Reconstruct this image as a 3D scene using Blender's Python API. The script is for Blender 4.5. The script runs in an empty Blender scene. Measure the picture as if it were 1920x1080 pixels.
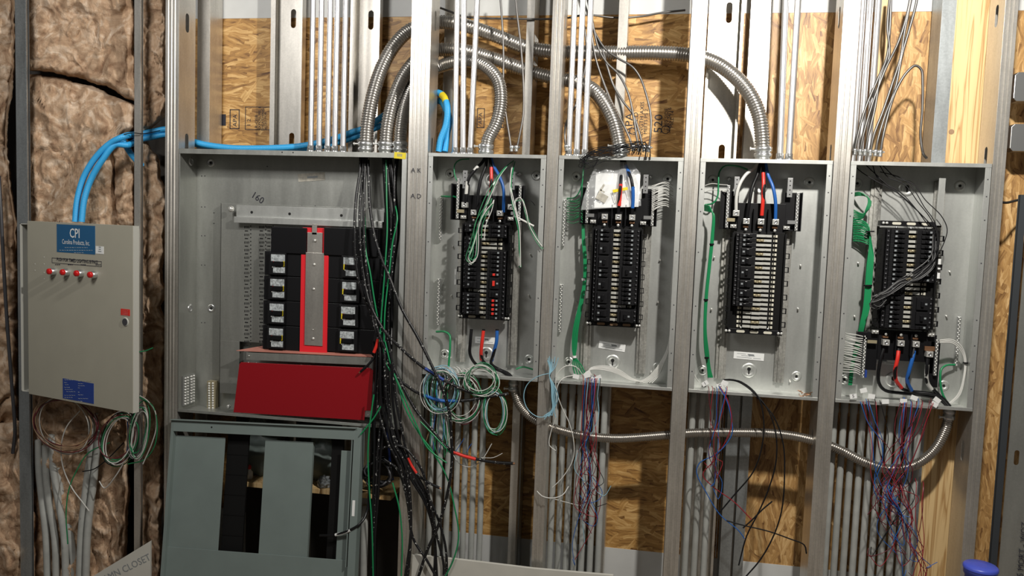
import bpy, bmesh, math, random
from mathutils import Vector, Matrix, noise, geometry
random.seed(7)
PI = math.pi
scene = bpy.context.scene
COL = scene.collection

# ------------------------------------------------------------------ camera
F, PT, YW, RL, D, ZC = 1500.0, .074, -.1705, .0356, 3.3389, 1.6
def _axes():
    cy, sy = math.cos(YW), math.sin(YW); cp, sp = math.cos(PT), math.sin(PT)
    w = Vector((sy*cp, cy*cp, -sp)); r = Vector((cy, -sy, 0)); u = r.cross(w)
    c, s = math.cos(RL), math.sin(RL)
    return c*r + s*u, -s*r + c*u, w
R_, U_, W_ = _axes()
def at(px, py, Y=0.):
    d = W_*F + R_*(px-960) - U_*(py-540)
    t = (Y+D)/d.y
    return Vector((d.x*t, Y, ZC+d.z*t))
def P(*a): return [at(*p) for p in a]
cd = bpy.data.cameras.new('camera'); cam = bpy.data.objects.new('camera', cd); COL.objects.link(cam)
cd.lens = F/1920*36; cd.sensor_width = 36; cd.clip_start = .01
cam.matrix_world = Matrix(((R_.x, U_.x, -W_.x, 0), (R_.y, U_.y, -W_.y, -D), (R_.z, U_.z, -W_.z, ZC), (0, 0, 0, 1)))
scene.camera = cam
scene.view_settings.view_transform = 'Standard'; scene.view_settings.look = 'None'
scene.view_settings.gamma = 1; scene.view_settings.use_curve_mapping = False
scene.view_settings.exposure = 0.12
FZ = -.30

# ------------------------------------------------------------------ materials
M = {}
def mat(name, col, rough=.5, metal=0., spec=.5, bump=0, bscale=60, var=0, vscale=8, stretch=(1, 1, 1), coat=0, alpha=None, trans=0):
    m = bpy.data.materials.new(name); m.use_nodes = True; nt = m.node_tree; b = nt.nodes['Principled BSDF']
    b.inputs['Base Color'].default_value = (*col, 1); b.inputs['Roughness'].default_value = rough
    b.inputs['Metallic'].default_value = metal; b.inputs['Specular IOR Level'].default_value = spec
    b.inputs['Coat Weight'].default_value = coat
    if trans: b.inputs['Transmission Weight'].default_value = trans
    if alpha is not None: b.inputs['Alpha'].default_value = alpha
    if bump or var:
        tc = nt.nodes.new('ShaderNodeTexCoord'); mp = nt.nodes.new('ShaderNodeMapping')
        mp.inputs['Scale'].default_value = stretch; nt.links.new(tc.outputs['Object'], mp.inputs['Vector'])
    if var:
        n = nt.nodes.new('ShaderNodeTexNoise'); n.inputs['Scale'].default_value = vscale; n.inputs['Detail'].default_value = 5
        nt.links.new(mp.outputs[0], n.inputs['Vector'])
        mx = nt.nodes.new('ShaderNodeMix'); mx.data_type = 'RGBA'
        mx.inputs[6].default_value = (*[c*(1-var) for c in col], 1); mx.inputs[7].default_value = (*[min(1, c*(1+var)) for c in col], 1)
        rp = nt.nodes.new('ShaderNodeMapRange'); rp.inputs[1].default_value = .3; rp.inputs[2].default_value = .7
        nt.links.new(n.outputs['Fac'], rp.inputs[0]); nt.links.new(rp.outputs[0], mx.inputs[0]); nt.links.new(mx.outputs[2], b.inputs['Base Color'])
    if bump:
        n2 = nt.nodes.new('ShaderNodeTexNoise'); n2.inputs['Scale'].default_value = bscale; n2.inputs['Detail'].default_value = 4
        nt.links.new(mp.outputs[0], n2.inputs['Vector'])
        bp = nt.nodes.new('ShaderNodeBump'); bp.inputs['Strength'].default_value = bump; bp.inputs['Distance'].default_value = .002
        nt.links.new(n2.outputs['Fac'], bp.inputs['Height']); nt.links.new(bp.outputs[0], b.inputs['Normal'])
    M[name] = m; return m
def galv(name, col, rough, metal, spangle=.12, streak=(1, 1, .12)):
    m = mat(name, col, rough, metal, bump=.05, bscale=25, stretch=streak); nt = m.node_tree; b = nt.nodes['Principled BSDF']
    tc = nt.nodes.new('ShaderNodeTexCoord'); v = nt.nodes.new('ShaderNodeTexVoronoi'); v.inputs['Scale'].default_value = 160
    nt.links.new(tc.outputs['Object'], v.inputs['Vector'])
    sp = nt.nodes.new('ShaderNodeSeparateColor'); nt.links.new(v.outputs['Color'], sp.inputs[0])
    n = nt.nodes.new('ShaderNodeTexNoise'); n.inputs['Scale'].default_value = 5; n.inputs['Detail'].default_value = 6; n.inputs['Roughness'].default_value = .65
    mp = nt.nodes.new('ShaderNodeMapping'); mp.inputs['Scale'].default_value = (3, 3, .5)
    nt.links.new(tc.outputs['Object'], mp.inputs[0]); nt.links.new(mp.outputs[0], n.inputs['Vector'])
    a = nt.nodes.new('ShaderNodeMath'); a.operation = 'MULTIPLY_ADD'; a.inputs[1].default_value = .13
    nt.links.new(sp.outputs[0], a.inputs[0]); nt.links.new(n.outputs['Fac'], a.inputs[2])
    mr = nt.nodes.new('ShaderNodeMapRange'); mr.inputs[1].default_value = .35; mr.inputs[2].default_value = .8
    mr.inputs[3].default_value = 1-spangle*1.6; mr.inputs[4].default_value = 1+spangle*.6
    nt.links.new(a.outputs[0], mr.inputs[0])
    vm = nt.nodes.new('ShaderNodeVectorMath'); vm.operation = 'SCALE'; vm.inputs[0].default_value = col
    nt.links.new(mr.outputs[0], vm.inputs['Scale']); nt.links.new(vm.outputs[0], b.inputs['Base Color'])
    mr2 = nt.nodes.new('ShaderNodeMapRange'); mr2.inputs[3].default_value = rough-.05; mr2.inputs[4].default_value = rough+.08
    nt.links.new(n.outputs['Fac'], mr2.inputs[0]); nt.links.new(mr2.outputs[0], b.inputs['Roughness'])
    return m
galv('galv', (.66, .635, .585), .36, .85, .14)
galv('galv_blue', (.42, .45, .46), .40, .8, .2)
galv('box_steel', (.62, .635, .61), .38, .74, .08, (1, 1, 1))
galv('rail_steel', (.46, .455, .42), .5, .6, .4, (1, 1, 1))
galv('box_steel_dull', (.45, .46, .43), .38, .78, .10, (1, 1, 1))
mat('zinc', (.62, .63, .63), .3, .9)
mat('flex', (.46, .44, .41), .33, .92)
mat('flex_warm', (.42, .39, .35), .30, .9)
mat('emt', (.74, .74, .75), .36, .85)
mat('mc', (.15, .145, .14), .42, .85)
mat('pvc', (.36, .37, .35), .5, var=.12, vscale=20)
mat('black', (.006, .006, .007), .42, spec=.25)
mat('black_matt', (.005, .005, .005), .6, spec=.18)
mat('black_gloss', (.006, .006, .007), .28, spec=.35)
mat('breaker', (.007, .007, .008), .42, spec=.28)
mat('dark_grey', (.05, .05, .055), .4)
mat('red', (.25, .005, .010), .35, bump=.05, bscale=200)
mat('red_bright', (.72, .02, .03), .4)
mat('red_tape', (.62, .03, .02), .35)
mat('pink_board', (.42, .17, .13), .6, var=.15)
mat('white_paper', (.72, .73, .72), .6)
mat('aged_label', (.42, .40, .34), .5, var=.25, vscale=60)
mat('print_grey', (.22, .24, .25), .5)
mat('label_grey', (.38, .41, .42), .45, var=.5, vscale=120)
mat('yellow', (.72, .58, .02), .5)
mat('copper', (.38, .20, .11), .4, .8)
mat('brass', (.46, .40, .26), .34, .55)
mat('screw', (.62, .62, .59), .28, .55)
mat('tin', (.56, .56, .52), .35, .35)
mat('hole', (.004, .004, .004), .8)
mat('cream', (.55, .53, .44), .5)
mat('w_green', (.010, .21, .075), .35)
mat('w_green2', (.04, .20, .09), .35)
mat('w_white', (.56, .56, .53), .4)
mat('w_grey', (.09, .09, .09), .4)
mat('w_red', (.26, .015, .025), .35)
mat('w_maroon', (.11, .012, .02), .35)
mat('w_blue', (.015, .10, .36), .35)
mat('w_lblue', (.24, .44, .54), .35)
mat('w_black', (.008, .008, .009), .5, spec=.22)
mat('w_brown', (.30, .19, .11), .4)
mat('ent', (.035, .36, .72), .42)
mat('cpi_paint', (.36, .345, .28), .42, bump=.08, bscale=300, var=.03)
mat('cpi_edge', (.42, .42, .38), .42)
mat('cover_paint', (.155, .192, .182), .45, bump=.06, bscale=250, var=.05)
mat('sign_blue', (.02, .10, .22), .35)
mat('data_blue', (.02, .05, .24), .35)
mat('ink', (.02, .02, .03), .7)
mat('whiteboard', (.60, .61, .60), .65, var=.05)
mat('gypsum', (.50, .49, .44), .8, var=.06)
mat('concrete', (.22, .185, .15), .8, var=.2)
mat('wall_shade', (.05, .045, .04), .9)  # near-black colour stands in for shade deep in the wall cavity
mat('tub', (.06, .09, .50), .35)
mat('door_dark', (.03, .035, .04), .6)
mat('lens', (.5, .01, .01), .15)

def cable_mat():
    m = mat('cable_black', (.010, .010, .011), .34, spec=.3, bump=.0); nt = m.node_tree; b = nt.nodes['Principled BSDF']
    tc = nt.nodes.new('ShaderNodeTexCoord'); n = nt.nodes.new('ShaderNodeTexNoise'); n.inputs['Scale'].default_value = 110
    nt.links.new(tc.outputs['Object'], n.inputs[0])
    r = nt.nodes.new('ShaderNodeValToRGB'); r.color_ramp.elements[0].position = .63; r.color_ramp.elements[0].color = (.010, .010, .011, 1)
    r.color_ramp.elements[1].position = .68; r.color_ramp.elements[1].color = (.42, .42, .40, 1)
    nt.links.new(n.outputs['Fac'], r.inputs[0]); nt.links.new(r.outputs[0], b.inputs['Base Color'])
cable_mat()

def osb_mat(name, base, dark, light, turn=0):
    m = bpy.data.materials.new(name); m.use_nodes = True; nt = m.node_tree; b = nt.nodes['Principled BSDF']; L = nt.links; N = nt.nodes.new
    def math_(op, a, b_=None, c=None):
        x = N('ShaderNodeMath'); x.operation = op
        for k, q in enumerate((a, b_, c)):
            if q is None: continue
            if isinstance(q, (int, float)): x.inputs[k].default_value = q
            else: L.new(q, x.inputs[k])
        return x.outputs[0]
    tc = N('ShaderNodeTexCoord'); sw = N('ShaderNodeSeparateXYZ'); L.new(tc.outputs['Object'], sw.inputs[0])
    cb = N('ShaderNodeCombineXYZ'); L.new(sw.outputs['X'], cb.inputs['X']); L.new(sw.outputs['Z'], cb.inputs['Y'])
    nz = N('ShaderNodeTexNoise'); nz.inputs['Scale'].default_value = 14; nz.inputs['Detail'].default_value = 4; L.new(cb.outputs[0], nz.inputs[0])
    wz = N('ShaderNodeVectorMath'); wz.operation = 'MULTIPLY_ADD'; wz.inputs[1].default_value = (.026, .026, 0); L.new(nz.outputs['Color'], wz.inputs[0]); L.new(cb.outputs[0], wz.inputs[2])
    prev = None
    for i, (ang, bw, rh, th) in enumerate([(2, .21, .019, 0), (-5, .17, .016, .5), (7, .15, .018, .6), (-14, .14, .014, .72), (24, .09, .020, .86), (-52, .07, .016, .93)]):
        mp = N('ShaderNodeMapping'); mp.inputs['Rotation'].default_value = (0, 0, math.radians(ang+turn)); mp.inputs['Location'].default_value = (i*3.71, i*1.37, 0); L.new(wz.outputs[0], mp.inputs[0])
        br = N('ShaderNodeTexBrick'); br.inputs['Scale'].default_value = 1; br.inputs['Brick Width'].default_value = bw; br.inputs['Row Height'].default_value = rh; br.inputs['Mortar Size'].default_value = 0
        br.inputs['Color1'].default_value = (0, 0, 0, 1); br.inputs['Color2'].default_value = (1, 1, 1, 1); br.offset = .37; br.squash = .7; br.squash_frequency = 3; L.new(mp.outputs[0], br.inputs[0])
        t = br.outputs['Color']; sh = math_('FRACT', math_('MULTIPLY', t, 7.31+i))
        st = N('ShaderNodeMapping'); st.inputs['Scale'].default_value = (11, 85, 1); L.new(mp.outputs[0], st.inputs[0])
        fn = N('ShaderNodeTexNoise'); fn.inputs['Scale'].default_value = 1; fn.inputs['Detail'].default_value = 5; fn.inputs['Roughness'].default_value = .6; L.new(st.outputs[0], fn.inputs[0])
        v = math_('ADD', math_('MULTIPLY', sh, .38), math_('MULTIPLY', fn.outputs['Fac'], 1.15))
        if prev is None: prev = v
        else:
            mx = N('ShaderNodeMix'); L.new(math_('GREATER_THAN', t, th), mx.inputs[0]); L.new(prev, mx.inputs[2]); L.new(v, mx.inputs[3]); prev = mx.outputs[0]
    big = N('ShaderNodeTexNoise'); big.inputs['Scale'].default_value = 7; big.inputs['Detail'].default_value = 3; L.new(cb.outputs[0], big.inputs[0])
    tot = math_('ADD', prev, math_('MULTIPLY', big.outputs['Fac'], .45))
    rp = N('ShaderNodeValToRGB'); e = rp.color_ramp.elements
    e[0].position = .0; e[0].color = (*dark, 1); e[1].position = 1.0; e[1].color = (*light, 1)
    x = e.new(.28); x.color = (*[a*.4+c*.6 for a, c in zip(dark, base)], 1); x = e.new(.55); x.color = (*base, 1)
    mr = N('ShaderNodeMapRange'); mr.inputs[1].default_value = .62; mr.inputs[2].default_value = 1.36; L.new(tot, mr.inputs[0])
    L.new(mr.outputs[0], rp.inputs[0]); L.new(rp.outputs[0], b.inputs['Base Color']); b.inputs['Roughness'].default_value = .5
    bp = N('ShaderNodeBump'); bp.inputs['Strength'].default_value = .3; bp.inputs['Distance'].default_value = .0015; L.new(prev, bp.inputs['Height']); L.new(bp.outputs[0], b.inputs['Normal'])
    M[name] = m
osb_mat('osb', (.47, .255, .075), (.11, .040, .010), (.76, .50, .21))
osb_mat('osb_upright', (.49, .28, .10), (.12, .045, .013), (.78, .53, .25), 88)

def pine_mat():
    m = mat('pine', (.62, .44, .22), .5); nt = m.node_tree; b = nt.nodes['Principled BSDF']; L = nt.links
    tc = nt.nodes.new('ShaderNodeTexCoord'); mp = nt.nodes.new('ShaderNodeMapping'); mp.inputs['Scale'].default_value = (22, 22, .9); L.new(tc.outputs['Object'], mp.inputs[0])
    n = nt.nodes.new('ShaderNodeTexNoise'); n.inputs['Scale'].default_value = 1.3; n.inputs['Detail'].default_value = 3; n.inputs['Distortion'].default_value = .8; L.new(mp.outputs[0], n.inputs[0])
    w = nt.nodes.new('ShaderNodeMath'); w.operation = 'MULTIPLY'; w.inputs[1].default_value = 9; L.new(n.outputs['Fac'], w.inputs[0])
    fr = nt.nodes.new('ShaderNodeMath'); fr.operation = 'PINGPONG'; fr.inputs[1].default_value = 1; L.new(w.outputs[0], fr.inputs[0])
    r = nt.nodes.new('ShaderNodeValToRGB'); r.color_ramp.elements[0].color = (.42, .24, .09, 1); r.color_ramp.elements[1].color = (.70, .50, .25, 1); r.color_ramp.elements[1].position = .5
    L.new(fr.outputs[0], r.inputs[0]); L.new(r.outputs[0], b.inputs['Base Color'])
pine_mat()

def wool_mat():
    m = mat('wool', (.30, .20, .125), .95, spec=.1); nt = m.node_tree; b = nt.nodes['Principled BSDF']; L = nt.links
    tc = nt.nodes.new('ShaderNodeTexCoord')
    n = nt.nodes.new('ShaderNodeTexNoise'); n.inputs['Scale'].default_value = 9; n.inputs['Detail'].default_value = 8; n.inputs['Roughness'].default_value = .62; n.inputs['Distortion'].default_value = 1.6
    L.new(tc.outputs['Object'], n.inputs[0])
    r = nt.nodes.new('ShaderNodeValToRGB'); e = r.color_ramp.elements; e[0].position = .25; e[0].color = (.20, .105, .058, 1); e[1].position = .70; e[1].color = (.78, .64, .50, 1)
    x = e.new(.5); x.color = (.50, .345, .225, 1)
    L.new(n.outputs['Fac'], r.inputs[0]); L.new(r.outputs[0], b.inputs['Base Color'])
    n2 = nt.nodes.new('ShaderNodeTexNoise'); n2.inputs['Scale'].default_value = 45; n2.inputs['Detail'].default_value = 9; n2.inputs['Roughness'].default_value = .7; n2.inputs['Distortion'].default_value = 2.2
    L.new(tc.outputs['Object'], n2.inputs[0])
    bp = nt.nodes.new('ShaderNodeBump'); bp.inputs['Strength'].default_value = .8; bp.inputs['Distance'].default_value = .007
    L.new(n2.outputs['Fac'], bp.inputs['Height']); L.new(bp.outputs[0], b.inputs['Normal'])
wool_mat()

def film_mat():
    m = bpy.data.materials.new('film'); m.use_nodes = True; nt = m.node_tree; b = nt.nodes['Principled BSDF']
    b.inputs['Base Color'].default_value = (.9, .92, .93, 1); b.inputs['Roughness'].default_value = .12; b.inputs['Alpha'].default_value = .16; b.inputs['Specular IOR Level'].default_value = .9
    M['film'] = m
film_mat()

# ------------------------------------------------------------------ mesh builder
class MB:
    def __init__(s): s.v = []; s.f = []; s.sm = []
    def add(s, vs, fs, smooth=False):
        o = len(s.v); s.v += [Vector(v) for v in vs]; s.f += [tuple(i+o for i in f) for f in fs]; s.sm += [smooth]*len(fs); return s
    def box(s, x0, x1, y0, y1, z0, z1):
        if x0 > x1: x0, x1 = x1, x0
        if y0 > y1: y0, y1 = y1, y0
        if z0 > z1: z0, z1 = z1, z0
        return s.add([(x0, y0, z0), (x1, y0, z0), (x1, y1, z0), (x0, y1, z0), (x0, y0, z1), (x1, y0, z1), (x1, y1, z1), (x0, y1, z1)],
                     [(0, 3, 2, 1), (4, 5, 6, 7), (0, 1, 5, 4), (1, 2, 6, 5), (2, 3, 7, 6), (3, 0, 4, 7)])
    def fbox(s, fr, u0, u1, v0, v1, d0, d1):      # box in a frame (origin,u,v,n)
        o, u, v, n = fr; a = len(s.v); t = MB().box(u0, u1, d0, d1, v0, v1)
        return s.add([o+u*p.x+n*p.y+v*p.z for p in t.v], t.f)
    def prism(s, poly, y0, y1):                    # polygon in x,z between two y
        n = len(poly); vs = [(x, y0, z) for x, z in poly]+[(x, y1, z) for x, z in poly]
        fs = [tuple(range(n)), tuple(range(2*n-1, n-1, -1))]+[(i, i+n, (i+1) % n+n, (i+1) % n) for i in range(n)]
        return s.add(vs, fs)
    def cyl(s, a, b, r, n=12, r2=None, cap=True, smooth=True):
        a, b = Vector(a), Vector(b); d = (b-a).normalized(); x = d.orthogonal().normalized(); y = d.cross(x); r2 = r if r2 is None else r2
        vs = [a+(x*math.cos(t)+y*math.sin(t))*r for t in [2*PI*i/n for i in range(n)]]+[b+(x*math.cos(t)+y*math.sin(t))*r2 for t in [2*PI*i/n for i in range(n)]]
        s.add(vs, [(i, (i+1) % n, (i+1) % n+n, i+n) for i in range(n)], smooth)
        if cap: s.add(vs, [tuple(range(n-1, -1, -1)), tuple(range(n, 2*n))])
        return s
    def lathe(s, c, d, prof, n=16):                # prof: (radius, along)
        c, d = Vector(c), Vector(d).normalized(); x = d.orthogonal().normalized(); y = d.cross(x); vs = []
        for r, h in prof:
            for i in range(n):
                t = 2*PI*i/n; vs.append(c+d*h+(x*math.cos(t)+y*math.sin(t))*r)
        fs = [(j*n+i, j*n+(i+1) % n, (j+1)*n+(i+1) % n, (j+1)*n+i) for j in range(len(prof)-1) for i in range(n)]
        s.add(vs, fs, True); return s.add(vs, [tuple(range(n-1, -1, -1)), tuple(range((len(prof)-1)*n, len(prof)*n))])
    def tube(s, pts, r, n=8, rings=None, cap=True):
        # rings: list of radii same length as pts
        m = len(pts); T = [(pts[min(i+1, m-1)]-pts[max(i-1, 0)]).normalized() for i in range(m)]
        x = T[0].orthogonal().normalized(); vs = []
        for i in range(m):
            x = (x-T[i]*x.dot(T[i])).normalized(); y = T[i].cross(x); rr = rings[i] if rings else r
            vs += [pts[i]+(x*math.cos(2*PI*k/n)+y*math.sin(2*PI*k/n))*rr for k in range(n)]
        s.add(vs, [(j*n+i, j*n+(i+1) % n, (j+1)*n+(i+1) % n, (j+1)*n+i) for j in range(m-1) for i in range(n)], True)
        if cap: s.add(vs, [tuple(range(n-1, -1, -1)), tuple(range((m-1)*n, m*n))])
        return s
    def build(s, name, m, parent=None, bevel=0, solid=0, mats=None):
        me = bpy.data.meshes.new(name)
        o = bpy.data.objects.new(name, me); COL.objects.link(o)
        off = Vector((0, 0, 0))
        if parent is not None:
            o.parent = parent; off = wloc(parent)
        elif s.v:
            lo = Vector((min(v.x for v in s.v), min(v.y for v in s.v), min(v.z for v in s.v))); hi = Vector((max(v.x for v in s.v), max(v.y for v in s.v), max(v.z for v in s.v)))
            off = Vector(((lo.x+hi.x)/2, (lo.y+hi.y)/2, lo.z)); o.location = off
        me.from_pydata([v-off for v in s.v], [], s.f); me.update()
        me.polygons.foreach_set('use_smooth', s.sm)
        me.materials.append(M[m])
        if bevel:
            b = o.modifiers.new('bevel', 'BEVEL'); b.width = bevel; b.segments = 2; b.limit_method = 'ANGLE'
        if solid:
            b = o.modifiers.new('solid', 'SOLIDIFY'); b.thickness = solid; b.offset = 0
        return o
def wloc(o):
    l = o.location.copy()
    while o.parent is not None: o = o.parent; l += o.location
    return l
def tag(o, label=None, cat=None, group=None, kind=None):
    if label: o['label'] = label
    if cat: o['category'] = cat
    if group: o['group'] = group
    if kind: o['kind'] = kind
    return o
def thing(name, loc, label, cat, group=None):
    o = bpy.data.objects.new(name, None); COL.objects.link(o); o.location = loc; o.empty_display_size = .05
    return tag(o, label, cat, group)
def spline(pts, step=.012):
    pts = [Vector(p) for p in pts]
    if len(pts) == 2: pts = [pts[0], (pts[0]+pts[1])/2, pts[1]]
    q = [pts[0]*2-pts[1]]+pts+[pts[-1]*2-pts[-2]]; out = []
    for i in range(1, len(q)-2):
        a, b, c, d = q[i-1:i+3]; n = max(2, int((c-b).length/step))
        # centripetal Catmull-Rom
        t0 = 0; t1 = max(1e-6, (b-a).length**.5); t2 = t1+max(1e-6, (c-b).length**.5); t3 = t2+max(1e-6, (d-c).length**.5)
        for k in range(n):
            t = t1+(t2-t1)*k/n
            A1 = a*((t1-t)/(t1-t0))+b*((t-t0)/(t1-t0)); A2 = b*((t2-t)/(t2-t1))+c*((t-t1)/(t2-t1)); A3 = c*((t3-t)/(t3-t2))+d*((t-t2)/(t3-t2))
            B1 = A1*((t2-t)/(t2-t0))+A2*((t-t0)/(t2-t0)); B2 = A2*((t3-t)/(t3-t1))+A3*((t-t1)/(t3-t1))
            out.append(B1*((t2-t)/(t2-t1))+B2*((t-t1)/(t2-t1)))
    out.append(pts[-1]); return out
def resample(p, step):
    cum = [0.0]
    for a, b in zip(p, p[1:]): cum.append(cum[-1]+(b-a).length)
    n = max(2, int(cum[-1]/step)); out = []; k = 0
    for i in range(n+1):
        d = cum[-1]*i/n
        while k < len(p)-2 and cum[k+1] < d: k += 1
        L = cum[k+1]-cum[k]; out.append(p[k].lerp(p[k+1], (d-cum[k])/L if L > 1e-9 else 0))
    return out
def corr_tube(mb, pts, r, pitch, amp, n=16, per=4):
    p = resample(spline(pts, .006), pitch/per)
    prof = [1.0, .995, 1.0-amp*.45, 1.0-amp, 1.0-amp*.45, .995] if per == 6 else [1.0, 1-amp, 1-amp] if per == 3 else [1.0, 1-amp*.8, 1-amp, 1-amp*.8]
    return mb.tube(p, r, n, [r*prof[i % per] for i in range(len(p))])
def text(s, size, fr, d, name, m, parent, align='CENTER', sx=1.0, bold=0):
    c = bpy.data.curves.new('t', 'FONT'); c.body = s; c.size = size; c.align_x = align; c.align_y = 'CENTER'; c.resolution_u = 2; c.offset = bold
    o = bpy.data.objects.new('t', c); COL.objects.link(o); dg = bpy.context.evaluated_depsgraph_get(); me = bpy.data.meshes.new_from_object(o.evaluated_get(dg))
    vs = [fr[0]+fr[1]*(v.co.x*sx)+fr[2]*v.co.y+fr[3]*d for v in me.vertices]; fs = [tuple(p.vertices) for p in me.polygons]
    bpy.data.objects.remove(o); bpy.data.curves.remove(c)
    mb = MB().add(vs, fs); return mb.build(name, m, parent)
XF = lambda o, rot=0: (Vector(o), Vector((math.cos(rot), 0, math.sin(rot))), Vector((-math.sin(rot), 0, math.cos(rot))), Vector((0, -1, 0)))   # facing the camera side

# ------------------------------------------------------------------ setting
tag(MB().box(-4.2, 2.6, -4.6, .35, FZ-.1, FZ).build('floor', 'concrete'), kind='structure')
OY = .32
zt_osb = at(1100, 28, OY).z; zb_osb = at(1100, 1022, OY).z
XS = at(1392, 150, OY).x
tag(MB().box(XS, 2.3, OY, OY+.012, zb_osb, zt_osb).build('wall_back_right', 'osb_upright'), kind='structure')
wall = tag(MB().box(-2.25, XS-.002, OY, OY+.012, zb_osb, zt_osb).build('wall_back', 'osb'), kind='structure')
tag(MB().box(-2.25, 2.3, OY-.002, OY+.012, zt_osb, 3.1).build('trim_1', 'whiteboard'), kind='structure')
tag(MB().box(-2.25, 2.3, OY-.002, OY+.012, FZ, zb_osb).build('trim_2', 'whiteboard'), kind='structure')
tag(MB().box(-4.2, -2.25, OY, OY+.012, FZ, 3.1).build('wall_left', 'wall_shade'), kind='structure')
# printed grade stamps on the sheathing
def stamp(lines, px, py, size, name='grade_stamp'):
    for i, (s, dx, dy, k) in enumerate(lines):
        p = at(px+dx, py+dy, OY)
        fr = (p, Vector((0, 0, 1)), Vector((-1, 0, 0)), Vector((0, -1, 0)))
        text(s, size*k, fr, .001, name, 'ink', wall, sx=1.1)
def frame_mark(px0, py0, px1, py1, w=.004):
    a = at(px0, py0, OY); b = at(px1, py1, OY); y0, y1 = OY-.001, OY-.0002
    m = MB(); m.box(a.x, a.x+w, y0, y1, b.z, a.z); m.box(b.x-w, b.x, y0, y1, b.z, a.z); m.box(a.x, b.x, y0, y1, a.z-w, a.z); m.box(a.x, b.x, y0, y1, b.z, b.z+w)
    return m.build('stamp_frame', 'ink', wall)
frame_mark(431, 205, 449, 242); stamp([('APA', 0, 0, 1)], 441, 226, .03)
frame_mark(460, 200, 508, 244, .003); stamp([('1 2', 0, 0, 1), ('LR-OSB', 14, 0, .8), ('EXPOSURE 1', 20, -8, .7), ('SHEATHING', 26, -6, .7), ('SIZED FOR', 31, -4, .6)], 467, 230, .026)
a = at(413, 222, OY); MB().box(a.x-.03, a.x+.03, OY-.001, OY-.0002, a.z-.035, a.z+.02).build('stamp_block', 'ink', wall)
stamp([('STRENGTH AXIS', 0, 0, .8), ('MEETS PS 2', 8, -4, .7), ('520', 32, 0, 1.7), ('THIS SIDE', 46, -8, .7), ('SPAN 24/16', 52, -6, .7), ('MILL 14', 57, -8, .7)], 1203, 232, .03)
stamp([('APA', -8, 0, 1.6), ('RATED', 4, 0, 1)], 1188, 232, .03)
frame_mark(895, 203, 908, 240, .003); stamp([('APA', 0, 0, 1)], 901, 222, .026); frame_mark(925, 200, 945, 240, .003)
p = at(1248, 243, OY); mm = MB(); rr = [p+Vector((.018*math.cos(t), -.001, .018*math.sin(t))) for t in [2*PI*i/24 for i in range(25)]]; mm.tube(rr, .0015, 5); mm.build('stamp_ring', 'ink', wall)

# ------------------------------------------------------------------ studs
ZTOP = 2.95
def slot_poly(cx, cz, w, h, n=6):
    r = w/2; pts = []
    for i in range(n+1):
        t = PI*i/n; pts.append((cx+r*math.cos(t), cz+h/2-r+r*math.sin(t)))
    for i in range(n+1):
        t = PI+PI*i/n; pts.append((cx+r*math.cos(t), cz-h/2+r+r*math.sin(t)))
    return pts
def sheet(mb, a0, a1, z0, z1, slots, place):      # rectangular web with slots, placed by place(a,z)
    outer = [(a0, z0), (a1, z0), (a1, z1), (a0, z1)]; loops = [[Vector((x, z, 0)) for x, z in outer]]+[[Vector((x, z, 0)) for x, z in reversed(s)] for s in slots]
    tri = geometry.tessellate_polygon(loops); flat = [p for l in loops for p in l]
    mb.add([place(p.x, p.y) for p in flat], [tuple(t) for t in tri])
def front_stud(x0, x1, web='R', ribs=3, depth=.13, slots=((2.48,), (1.94,), (.78,)), y0=0., z0=FZ, z1=ZTOP, m='galv', label='', holes=None, name='metal_stud', group='front metal studs'):
    mb = MB(); w = x1-x0; prof = []; k = 4*ribs+1
    prof.append((x0, y0+.0))
    for i in range(ribs):
        c = x0+w*(i+1)/(ribs+1); prof += [(c-.0045, y0), (c-.002, y0+.0035), (c+.002, y0+.0035), (c+.0045, y0)]
    prof.append((x1, y0))
    n = len(prof); mb.add([(x, y, z0) for x, y in prof]+[(x, y, z1) for x, y in prof], [(i, i+1, i+1+n, i+n) for i in range(n-1)])
    wx = x1 if web == 'R' else x0; ox = x0 if web == 'R' else x1
    sl = [slot_poly(y0+depth/2, s[0], .028, .085) for s in slots]
    if holes:                                     # gaps of the web where big conduits pass
        zs = sorted(holes); cur = z0
        for a, b in zs:
            sheet(mb, y0, y0+depth, cur, a, [], lambda y, z: (wx, y, z)); cur = b
            mb.add([(wx, y0, a), (wx, y0+.016, a), (wx, y0+.016, b), (wx, y0, b)], [(0, 1, 2, 3)])
            mb.add([(wx, y0+depth-.006, a), (wx, y0+depth, a), (wx, y0+depth, b), (wx, y0+depth-.006, b)], [(0, 1, 2, 3)])
        sheet(mb, y0, y0+depth, cur, z1, [], lambda y, z: (wx, y, z))
    else: sheet(mb, y0, y0+depth, z0, z1, sl, lambda y, z: (wx, y, z))
    mb.add([(x0, y0+depth, z0), (x1, y0+depth, z0), (x1, y0+depth, z1), (x0, y0+depth, z1)], [(0, 1, 2, 3)])
    mb.add([(ox, y0, z0), (ox, y0+.010, z0), (ox, y0+.010, z1), (ox, y0, z1)], [(0, 1, 2, 3)])
    return tag(mb.build(name, m, solid=.0012), label, 'stud', group)
front_stud(-2.961, -2.905, 'L', 0, .02, (), m='galv_blue', label='smooth metal stud running behind the hinge side of the beige control box')
front_stud(-2.348, -2.318, 'L', 0, .02, (), m='galv', label='thin metal stud standing between the insulation batts right of the blue conduits')
front_stud(-2.193, -2.128, 'R', 3, label='ribbed metal stud touching the left side of the wide panel with red cover')
front_stud(-1.047, -.962, 'R', 4, label='wide ribbed metal stud between the wide panel and the first narrow panel')
front_stud(-.446, -.399, 'R', 2, label='metal stud between the first and second narrow breaker panels')
front_stud(.115, .174, 'R', 2, label='brightly lit metal stud between the second and third narrow breaker panels')
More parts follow.
